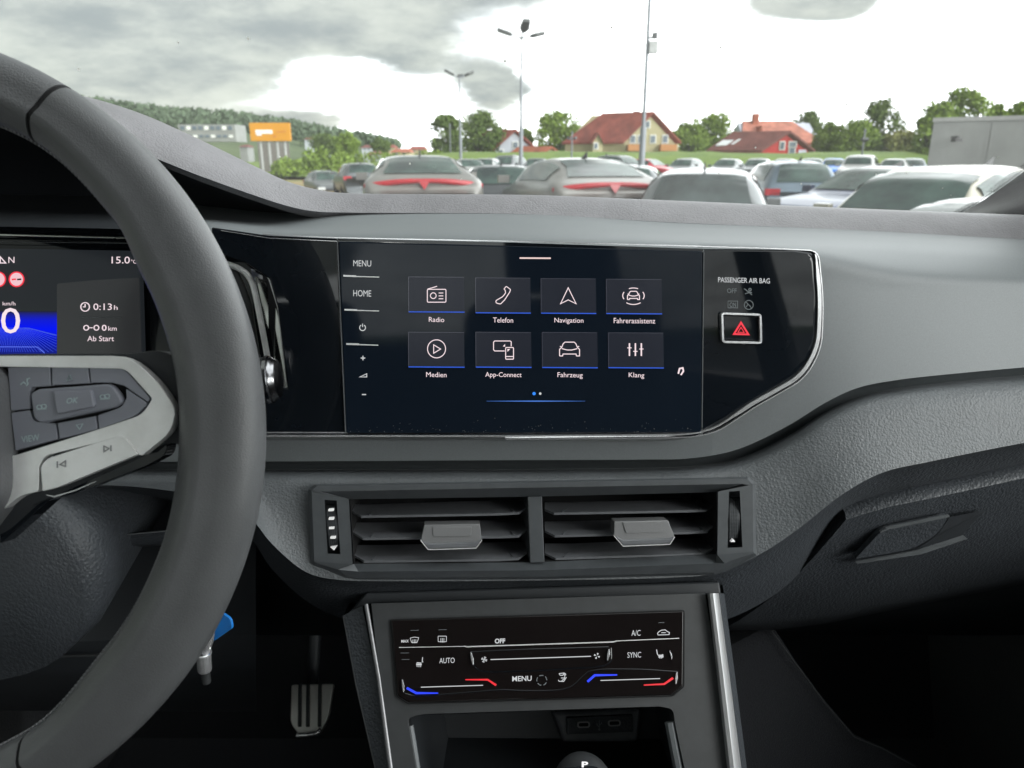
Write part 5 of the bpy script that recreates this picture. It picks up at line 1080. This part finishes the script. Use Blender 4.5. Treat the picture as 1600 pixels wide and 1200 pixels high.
m = MB(); a = c0_ + nd * .06 - dd * .003; b = c1_ + nd * .06; m.prism([Vector((a.x, a.y, zt + .05)), Vector((b.x, b.y, zt + .05)), Vector((b.x, b.y, zt - .12)), Vector((a.x, a.y, zt - .12))], [Vector((v.x, v.y, z)) - nd * .2 for v, z in ((a, zt + .05), (b, zt + .05), (b, zt - .12), (a, zt - .12))]); m.build('roof_edge', mat('roof_edge_metal', (.45, .45, .44), .5), t)
wlp = Vector((X(1486, Yh - .7), Yh - .9, Hh(219, Yh - .7))); m = MB(); m.box(wlp, (.30, .35, .14)); m.box(wlp + Vector((-.08, 0, .12)), (.08, .5, .08)); m.build('wall_lamp', mat('lamp_grey', (.06, .06, .06), .5), t)
# far village: small houses and the long grey block on the hill
t = thing('long_building', (X(330, 300), 300, Hh(225, 300)), 'long grey flat block on the far hill left of the billboard', 'building')
Yv = 300; m = MB(); xa, xb = X(284, Yv), X(372, Yv); m.box(((xa + xb) / 2, Yv + 6, Hh(208, Yv)), (xb - xa, 12, Hh(195, Yv) - Hh(222, Yv))); m.build('wall', wl_grey, t)
for r0, r1 in ((197, 203), (211, 215)):
    for k in range(9):
        x0 = 288 + k * 9.2; m = MB(); m.box((X(x0 + 3, Yv), Yv - .1, Hh((r0 + r1) / 2, Yv)), (X(6, Yv) - X(0, Yv), .4, Hh(r0, Yv) - Hh(r1, Yv))); m.build('window', winm if (k + r0) % 3 else framem, t)
for i, (x0, x1, y0, y1, Yv, wmt, rmt, lb) in enumerate([(376, 388, 226, 233, 330, wl_grey, rf_br, 'tiny greyish house at the left edge of the billboard'),
      (478, 492, 214, 222, 330, wl_white, rf_br, 'tiny white house on the hillside right of the billboard'), (500, 512, 213, 222, 340, wl_white, rf_red, 'tiny white house at the wood edge above the white car'), (566, 582, 226, 236, 230, wl_white, rf_br, 'small white house above the silver parked car'),
      (574, 592, 236, 248, 150, wl_white, rf_br, 'white shed just right of the silver parked car'), (596, 616, 226, 236, 250, wl_cream, rf_red, 'small cream village house on the horizon'), (612, 640, 232, 244, 190, wl_cream, rf_or, 'orange roofed village house behind the left coupe'), (640, 664, 228, 240, 240, wl_cream, rf_red, 'wide red roofed village house left of the dark tree')]):
    t = thing('village_house', (X((x0 + x1) / 2, Yv), Yv, GZ), lb, 'house'); xa, xb = X(x0, Yv), X(x1, Yv); zb, zt = Hh(y1, Yv), Hh(y0, Yv); zm = zb + (zt - zb) * .5; zb = min(zb, GZ) if zb < 6 else zb - 4
    m = MB(); m.box(((xa + xb) / 2, Yv + 4, (zb + zm) / 2), (xb - xa, 8, zm - zb)); m.build('wall', wmt, t)
    m = MB(); o_ = .4; m.add([(xa - o_, Yv - o_, zm), (xb + o_, Yv - o_, zm), (xb + o_, Yv + 8 + o_, zm), (xa - o_, Yv + 8 + o_, zm), (xa + .4, Yv + 4, zt), (xb - .4, Yv + 4, zt)], [(0, 1, 5, 4), (2, 3, 4, 5), (1, 2, 5), (3, 0, 4), (3, 2, 1, 0)]); m.build('roof', rmt, t)
    for k in (.3, .7): m = MB(); m.box((xa + (xb - xa) * k, Yv - .05, zm - (zt - zm) * .45), ((xb - xa) * .14, .2, (zt - zm) * .45)); m.build('window', winm, t)
# billboard
Yb2 = 70
t = thing('billboard', (X(427, Yb2), Yb2, GZ), 'orange roadside billboard with a white line of lettering on grey posts', 'billboard')
xa, xb = X(395, Yb2), X(457.5, Yb2); z0, z1 = Hh(220.5, Yb2), Hh(192, Yb2)
m = MB(); m.box(((xa + xb) / 2, Yb2, (z0 + z1) / 2), (xb - xa, .25, z1 - z0)); m.build('sign_panel', mat('sign_orange', (.55, .235, .0), .6), t, bevel=.03)
m = MB(); m.box(((X(404, Yb2) + X(430, Yb2)) / 2, Yb2 - .14, Hh(206, Yb2)), (X(430, Yb2) - X(404, Yb2), .04, .32)); m.box((X(409, Yb2), Yb2 - .14, Hh(210, Yb2)), (.5, .04, .2)); m.build('white_lettering', mat('sign_white', (.8, .78, .75), .6), t)
m = MB(); m.box(((X(435, Yb2) + X(452, Yb2)) / 2, Yb2 - .14, Hh(206, Yb2)), (X(450, Yb2) - X(436, Yb2), .03, .08)); m.box((X(433, Yb2), Yb2 - .14, Hh(213, Yb2)), (.3, .03, .12)); m.build('small_lettering', mat('sign_brown', (.45, .15, .02), .6), t)
grp = mat('post_grey', (.33, .33, .33), .6)
for x in (408, 421, 434, 446):
    m = MB(); m.tube([(X(x, Yb2), Yb2 + .2, GZ), (X(x, Yb2), Yb2 + .2, z0 + .3)], .12, 8); m.build('post', grp, t)
t = thing('slatted_screen', (X(430, 76), 76, GZ), 'grey brown board fence standing below the billboard', 'fence'); fm = mat('fence_board', (.16, .145, .14), .85, vs=2)
for k in range(14):
    x = 406 + k * 3.5; m = MB(); m.box((X(x, 76), 76, (Hh(222, 76) + GZ) / 2), (X(x + 3, 76) - X(x, 76), .06, Hh(222, 76) - GZ)); m.build('board', fm, t)

# ------------------------------------------------ lamp posts
galv = mat('galvanised_steel', (.17, .185, .20), .5, metal=.2, vs=2); lampd = mat('lamp_head_grey', (.06, .065, .065), .5)
def lamp(px, ytop, Y, heads, label, r0=.11, name='street_lamp'):
    x = X(px, Y); zt = Hh(ytop, Y); t = thing(name, (x, Y, GZ), label, 'street lamp'); m = MB()
    m.tube([(x, Y, GZ), (x, Y, GZ + 3.2), (x, Y, GZ + 3.25), (x, Y, zt)], [r0, r0, r0 * .75, r0 * .45], 10); m.build('pole', galv, t, smooth=True)
    for (dx_, dz_, dy_) in heads:
        d = Vector((dx_, dy_, dz_)); a = Vector((x, Y, zt)); e = a + d
        m = MB(); m.tube([a, a + d * .45], [.05, .04], 7); m.build('arm', galv, t)
        s_ = d.normalized(); w_ = s_.cross(Vector((0, 1, 0)) if abs(s_.y) < .7 else Vector((1, 0, 0))).normalized(); sd_ = s_.cross(w_)
        m = MB(); p0 = a + d * .4; q = [p0 + sd_ * .10, p0 + d * .2 + sd_ * .24, e + sd_ * .18, e - sd_ * .18, p0 + d * .2 - sd_ * .24, p0 - sd_ * .10]
        m.prism([v + w_ * .08 for v in q], [v - w_ * .08 for v in q]); m.build('lamp_head', lampd, t, bevel=.01)
    return t
lamp(814, 60, 42, [(-1.25, .42, 0), (1.2, .28, .2), (.25, .6, -1.6)], 'taller of the two grey lamp posts, with three spread lamp heads')
lamp(720, 122, 58, [(-1.0, .48, -.4), (1.0, .45, .4), (0.1, .3, 1.0)], 'shorter lamp post with two spread heads in front of the dark tree')
lamp(893, 218, 50, [(-.3, .12, 0), (.3, .12, 0)], 'small low lamp post in front of the cream house', .05)
lamp(1346, 222, 46, [(0, .2, -.2)], 'thin low post with a small head beside the white off-road car', .05)
t = thing('camera_mast', (X(1005, 24), 24, GZ), 'tall thin grey mast with two boxes high up, in front of the cream house', 'mast')
x, Y = X(1003, 24), 24; zt = Hh(-60, Y)
m = MB(); m.tube([(x, Y, GZ), (x, Y, Hh(200, Y)), (x, Y, Hh(196, Y)), (x, Y, zt)], [.10, .095, .055, .045], 10); m.build('pole', galv, t, smooth=True)
m = MB(); m.box((x + .17, Y, Hh(74, Y)), (.26, .2, .34)); m.build('equipment_box', mat('box_grey', (.4, .41, .4), .6), t, bevel=.01)
m = MB(); m.box((x + .12, Y, Hh(59, Y)), (.2, .05, .05)); m.box((x + .2, Y - .03, Hh(56, Y)), (.14, .2, .16)); m.build('floodlight', lampd, t, bevel=.01)
t = thing('thin_pole', (X(704, 70), 70, GZ), 'very thin pale pole left of the shorter lamp post', 'pole'); m = MB(); m.tube([(X(704, 70), 70, GZ), (X(704, 70), 70, Hh(193, 70))], .05, 6); m.build('shaft', galv, t)

# ------------------------------------------------ parked cars
glz = mat('car_glass', (.02, .03, .03), .05, spec=.5, vs=1.6, col2=(.06, .10, .085)); glzd = mat('car_glass_dark', (.03, .035, .035), .08, spec=.8, vs=1.5, col2=(.08, .10, .10))
tyre = mat('tyre_rubber', (.02, .02, .02), .8); alu = mat('alloy_rim', (.5, .5, .52), .35, metal=1); tl = mat('tail_light', (.30, .012, .018), .3, emit=(.8, .03, .05), es=.03); hl = mat('head_light', (.65, .68, .70), .15)
blackp = mat('black_trim', (.02, .02, .02), .5)
PT = {}
def paint(n, c=None, met=.3, r_=.28): 
    if n not in PT: PT[n] = mat('paint_' + n, c, r_, metal=met, vs=3, coat=.3, spec=.5)
    return PT[n]
for a in (('beige', (.185, .178, .165)), ('champagne', (.42, .40, .35)), ('white', (.38, .38, .375), 0), ('silver', (.17, .18, .185), .4), ('grey', (.11, .12, .125), .5), ('darkgrey', (.06, .065, .07), .5), ('blue', (.015, .05, .22), .4), ('brightblue', (.01, .16, .60), .2), ('navy', (.05, .065, .12), .4), ('steelblue', (.12, .16, .20), .4), ('red', (.45, .02, .04), .2), ('cream', (.36, .345, .28), .2)): paint(*a)
# stations: y, half width, z belt, half width top, z top
SH = {
 'coupe': (1.50, 4.6, [(0, .80, .92, .70, .94), (.10, .90, 1.07, .76, 1.09), (.28, .925, 1.12, .74, 1.17), (.42, .93, 1.13, .70, 1.21), (.85, .93, 1.10, .58, 1.38), (1.35, .93, 1.06, .56, 1.47), (1.95, .93, 1.04, .58, 1.50), (2.5, .93, 1.02, .60, 1.47), (3.0, .92, 1.00, .64, 1.33), (3.45, .91, .98, .74, 1.04), (4.1, .89, .92, .70, .95), (4.5, .80, .80, .60, .82), (4.6, .70, .65, .50, .66)], (.45, 1.30), (2.55, 3.35), (.60, 3.1)),
 'suv': (1.66, 4.5, [(0, .82, .92, .76, .94), (.06, .91, 1.02, .78, 1.05), (.14, .92, 1.05, .72, 1.20), (.34, .925, 1.06, .62, 1.50), (.50, .925, 1.06, .60, 1.60), (1.2, .925, 1.05, .60, 1.66), (2.2, .925, 1.03, .62, 1.64), (2.7, .925, 1.01, .64, 1.50), (3.25, .92, 1.0, .74, 1.08), (3.9, .90, .97, .72, 1.0), (4.4, .82, .85, .65, .88), (4.5, .74, .7, .55, .72)], (.12, .47), (2.45, 3.15), (.35, 2.95)),
 'hatch': (1.47, 4.1, [(0, .78, .86, .70, .88), (.08, .87, .95, .74, .98), (.16, .88, .97, .68, 1.08), (.45, .885, .98, .58, 1.36), (.60, .885, .98, .56, 1.43), (1.2, .885, .97, .56, 1.47), (1.9, .885, .95, .58, 1.46), (2.3, .885, .93, .60, 1.36), (2.95, .88, .92, .72, .97), (3.6, .86, .86, .68, .88), (4.0, .78, .75, .6, .77), (4.1, .68, .6, .5, .62)], (.18, .57), (2.1, 2.85), (.45, 2.7)),
 'sedan': (1.44, 4.6, [(0, .78, .88, .70, .90), (.10, .89, .95, .74, .98), (.70, .90, .97, .70, 1.02), (1.25, .90, .96, .57, 1.33), (1.6, .90, .95, .55, 1.42), (2.1, .90, .94, .56, 1.44), (2.6, .90, .93, .58, 1.38), (3.3, .89, .91, .72, .96), (4.0, .87, .85, .68, .88), (4.5, .78, .74, .6, .76), (4.6, .68, .58, .5, .6)], (.72, 1.5), (2.5, 3.2), (1.0, 3.05)),
}
MESH = {}
def carmesh(kind):
    if kind in MESH: return MESH[kind]
    H_, L_, stn, rw, ww, sw_ = SH[kind]
    def sect(y):
        for a, b in zip(stn, stn[1:]):
            if a[0] <= y <= b[0] + 1e-6: t_ = (y - a[0]) / (b[0] - a[0]); p = [a[i] + (b[i] - a[i]) * t_ for i in range(5)]; break
        else: p = list(stn[-1])
        _, w_, zb, wt, zt = p; zl = .22
        half = [(w_ * .80, zl), (w_ * .97, zl + .12), (w_, (zl + zb) * .52), (w_ * .985, zb - .10), (w_ * .95, zb)]
        d = zt - zb
        half += [((w_ * .95) * .62 + wt * .38, zb + d * .45), ((w_ * .95) * .22 + wt * .78, zb + d * .80), (wt * .92, zb + d * .94), (wt * .6, zb + d * .99), (0, zt)]
        return half
    ysr = []; 
    for a, b in zip(stn, stn[1:]):
        n = max(1, int((b[0] - a[0]) / .12)); ysr += [a[0] + (b[0] - a[0]) * i / n for i in range(n)]
    ysr.append(stn[-1][0]); m = MB(); rows = []
    for y in ysr:
        h = sect(y); rows.append([Vector((x, y, z)) for x, z in h] + [Vector((-x, y, z)) for x, z in reversed(h[:-1])])
    m.grid(rows, False); m.face(tuple(range(len(rows[0]) - 1, -1, -1))); b_ = len(m.v) - len(rows[0]); m.face(tuple(b_ + i for i in range(len(rows[0])))); parts = [('body', m, None)]
    def patch(y0, y1, v0, v1, sy, n=9, off=.012):
        """surface patch: v in profile index units"""
        rr = []
        for i in range(n + 1):
            y = y0 + (y1 - y0) * i / n; h = sect(y); r2 = []
            for k in range(9):
                v = v0 + (v1 - v0) * k / 8; j = min(int(v), len(h) - 2); f_ = v - j; x = h[j][0] * (1 - f_) + h[j + 1][0] * f_; z = h[j][1] * (1 - f_) + h[j + 1][1] * f_
                r2.append(Vector((sy * (x + off * .8), y, z + off * .5)))
            rr.append(r2)
        return rr
    def full(y0, y1, v0, ofy, n=8):
        rr = []
        for i in range(n + 1):
            y = y0 + (y1 - y0) * i / n; h = sect(y); pr = []
            for k in range(9):
                v = v0 + (9 - v0) * k / 8; j = min(int(v), len(h) - 2); f_ = v - j; pr.append((h[j][0] * (1 - f_) + h[j + 1][0] * f_, h[j][1] * (1 - f_) + h[j + 1][1] * f_))
            rr.append([Vector((x, y + ofy, z + .012)) for x, z in pr] + [Vector((-x, y + ofy, z + .012)) for x, z in reversed(pr[:-1])])
        return rr
    m = MB(); m.grid(full(rw[0], rw[1], 7.15, -.012)); parts.append(('rear_window', m, 'g'))
    m = MB(); m.grid(full(ww[0], ww[1], 6.9, .012)); parts.append(('front_window', m, 'g2'))
    for sy in (1, -1):
        m = MB(); m.grid(patch(sw_[0] + .25, sw_[1] - .25, 4.5, 6.5, sy)); parts.append(('side_window', m, 'g'))
    zb = stn[1][2]; w_ = stn[1][1]
    if kind == 'coupe':
        m = MB(); m.tube([Vector((x * w_ * .97, .10 + .16 * abs(x) ** 3 - .02, zb + .055 - .09 * abs(x) ** 2.2)) for x in [k / 8 for k in range(-8, 9)]], [.05 - .018 * (1 - abs(k / 8)) for k in range(-8, 9)], 8); parts.append(('light_bar', m, 'r'))
        m = MB(); m.add([(-.09, .05, zb + .06), (.09, .05, zb + .06), (0, .02, zb - .07)], [(0, 1, 2)]); m.add([(-.09, .09, zb + .06), (.09, .09, zb + .06), (0, .06, zb - .07)], [(2, 1, 0)]); parts.append(('light_centre', m, 'r'))
    else:
        for sy in (1, -1):
            m = MB(); m.box((sy * w_ * .80, .07, zb - .07), (.34, .14, .15)); parts.append(('tail_light', m, 'r'))
    yf = L_ - .22; hf = sect(yf)
    for sy in (1, -1):
        m = MB(); m.box((sy * stn[-2][1] * .82, L_ - .14, stn[-2][2] - .10), (.36, .26, .14), Matrix.Rotation(sy * -.35, 3, 'Z')); parts.append(('head_light', m, 'h'))
        m = MB(); m.box((sy * (stn[5][1] + .09), ww[1] - .22, stn[5][2] + .07), (.20, .12, .13)); parts.append(('wing_mirror', m, None))
        for y in (.85, L_ - .85): m = MB(); m.lathe((sy * (stn[5][1] - .20), y, .33), (sy, 0, 0), [(0, .12), (0, .33), (.19, .33), (.20, .22), (.17, .0)], 18); parts.append(('wheel', m, 't'))
    m = MB(); m.add([(-.015, rw[1] + .15, H_ - .02), (.015, rw[1] + .15, H_ - .02), (.015, rw[1] + .42, H_ - .02), (-.015, rw[1] + .42, H_ - .02), (0, rw[1] + .12, H_ + .10)], [(0, 1, 4), (1, 2, 4), (2, 3, 4), (3, 0, 4)]); parts.append(('roof_antenna', m, 'k'))
    m = MB(); m.box((0, L_ - .02, .48), (.9, .08, .22)); parts.append(('grille', m, 'k'))
    out = []
    for nm, mb, mt in parts:
        me = bpy.data.meshes.new(nm); me.from_pydata([(v.x, v.y - L_ / 2, v.z) for v in mb.v], [], mb.f); me.materials.append(blackp); me.update(); me.shade_smooth()
        if nm in ('wing_mirror', 'head_light', 'tail_light', 'grille', 'wheel'): me.set_sharp_from_angle(angle=R(30))
        out.append((nm, me, mt))
    MESH[kind] = out; return out
MS = {'g': glz, 'g2': glz, 'r': tl, 'h': hl, 't': tyre, 'k': blackp}
def car(kind, px, Y, rz, col, label, zoff=0, dark=False, roof=None, scale=1, group='cars parked in rows on the lot'):
    t = thing('parked_car', (X(px, Y), Y, GZ + zoff), label, 'car', group, rz=R(rz))
    for nm, me, mt in carmesh(kind):
        o = bpy.data.objects.new(nm, me); COL.objects.link(o); o.parent = t
        if nm == 'body': bo = o; s = o.modifiers.new('s', 'SUBSURF'); s.levels = s.render_levels = 1 if Y < 25 else 0
        o.material_slots[0].link = 'OBJECT'; o.material_slots[0].material = paint(col) if mt is None else (glzd if (dark and mt[0] == 'g') else MS[mt])
    return t
# near rows (rear of the car towards us at 0 degrees)
car('coupe', 653, 13.6, 9, 'beige', 'beige coupe seen from behind with full width red light bar, left of the lamp posts', zoff=.15)
car('coupe', 893, 13.2, 12, 'beige', 'second beige coupe with its side window showing, in front of the cream house', zoff=.11)
car('hatch', 778, 17.2, 4, 'darkgrey', 'dark hatchback with a green tinted rear window between the two beige coupes')
car('suv', 1108, 11.6, -16, 'silver', 'pale silver estate with dark rear window and bright reflecting side, right of the mast', dark=True, zoff=-.19)
car('suv', 1226, 20, -6, 'steelblue', 'dark blue grey off-roader seen from behind, right of the pale silver estate', zoff=-.11)
car('sedan', 1375, 14.5, 118, 'navy', 'dark blue saloon turned left, partly hidden by the big cream car', zoff=.02)
car('suv', 1466, 9.3, 128, 'cream', 'large cream car facing left with wide windscreen, nearest on the right', zoff=-.14)
car('hatch', 1555, 6.9, 122, 'white', 'white car of which only the bonnet shows below the right pillar', zoff=-.22)
car('suv', 985, 18.5, -12, 'grey', 'grey car tucked behind the second beige coupe beside the mast', zoff=-.2)
car('hatch', 556, 34, 20, 'grey', 'grey hatchback at the far left behind the first beige coupe', zoff=-.08)
car('hatch', 508, 40, 205, 'silver', 'silver roofed car low on the left just above the dashboard hood', zoff=-.5)
# far rows
far = [('hatch', 512, 66, 165, 'white', 'white small car standing alone on the left by the dry field'), ('hatch', 562, 68, 170, 'silver', 'silver small car next to the white one on the left'),
 ('sedan', 732, 44, 200, 'white', 'white saloon just right of the shorter lamp post'), ('hatch', 757, 47, 170, 'white', 'white hatchback half hidden beside the white saloon'), ('suv', 790, 50, 160, 'darkgrey', 'dark grey off-roader at the foot of the taller lamp post'),
 ('hatch', 838, 52, 175, 'grey', 'grey hatchback right of the taller lamp post'), ('hatch', 885, 58, 190, 'silver', 'silver hatchback behind the roof of the second beige coupe'), ('sedan', 922, 54, 195, 'navy', 'navy saloon above the antenna of the second beige coupe'),
 ('suv', 973, 50, 215, 'grey', 'grey estate left of the red car'), ('sedan', 1014, 50, 225, 'red', 'shiny red car beside the foot of the mast'), ('hatch', 1070, 50, 150, 'silver', 'silver hatchback right of the red car'),
 ('sedan', 1138, 50, 150, 'silver', 'silver saloon behind the pale silver estate'), ('hatch', 1184, 51, 155, 'grey', 'grey hatchback in front of the red house'), ('sedan', 1226, 50, 150, 'silver', 'silver saloon in front of the red house door'),
 ('hatch', 1270, 54, 160, 'steelblue', 'steel blue hatchback left of the bright blue car'), ('hatch', 1304, 51, 160, 'brightblue', 'bright blue hatchback left of the white off-road car'), ('suv', 1344, 42, 150, 'white', 'tall white off-road car with roof rails in the far row'),
 ('sedan', 1398, 48, 150, 'white', 'white saloon right of the white off-road car'), ('hatch', 1428, 52, 155, 'steelblue', 'steel blue hatchback beside the grey hall corner')]
for k, Y_, rz, c_, lb in [(a[0], a[1:3], a[3], a[4], a[5]) for a in far]: car(k, Y_[0], Y_[1], rz, c_, lb, zoff=.12 if Y_[0] > 600 else -.25)
# milky haze over the outside view is mixed into the windscreen material

# repeats share a group
GR = {'broadleaf_tree': 'trees behind the parking lot', 'bush': 'bushes along the edge of the lot', 'village_house': 'small houses of the far village', 'house': 'red roofed houses behind the grass bank', 'street_lamp': 'lamp posts on the parking lot', 'front_seat': 'front seats of the car'}
for o in SC.objects:
    k = o.name.split('.')[0]
    if o.parent is None and k in GR: o['group'] = GR[k]
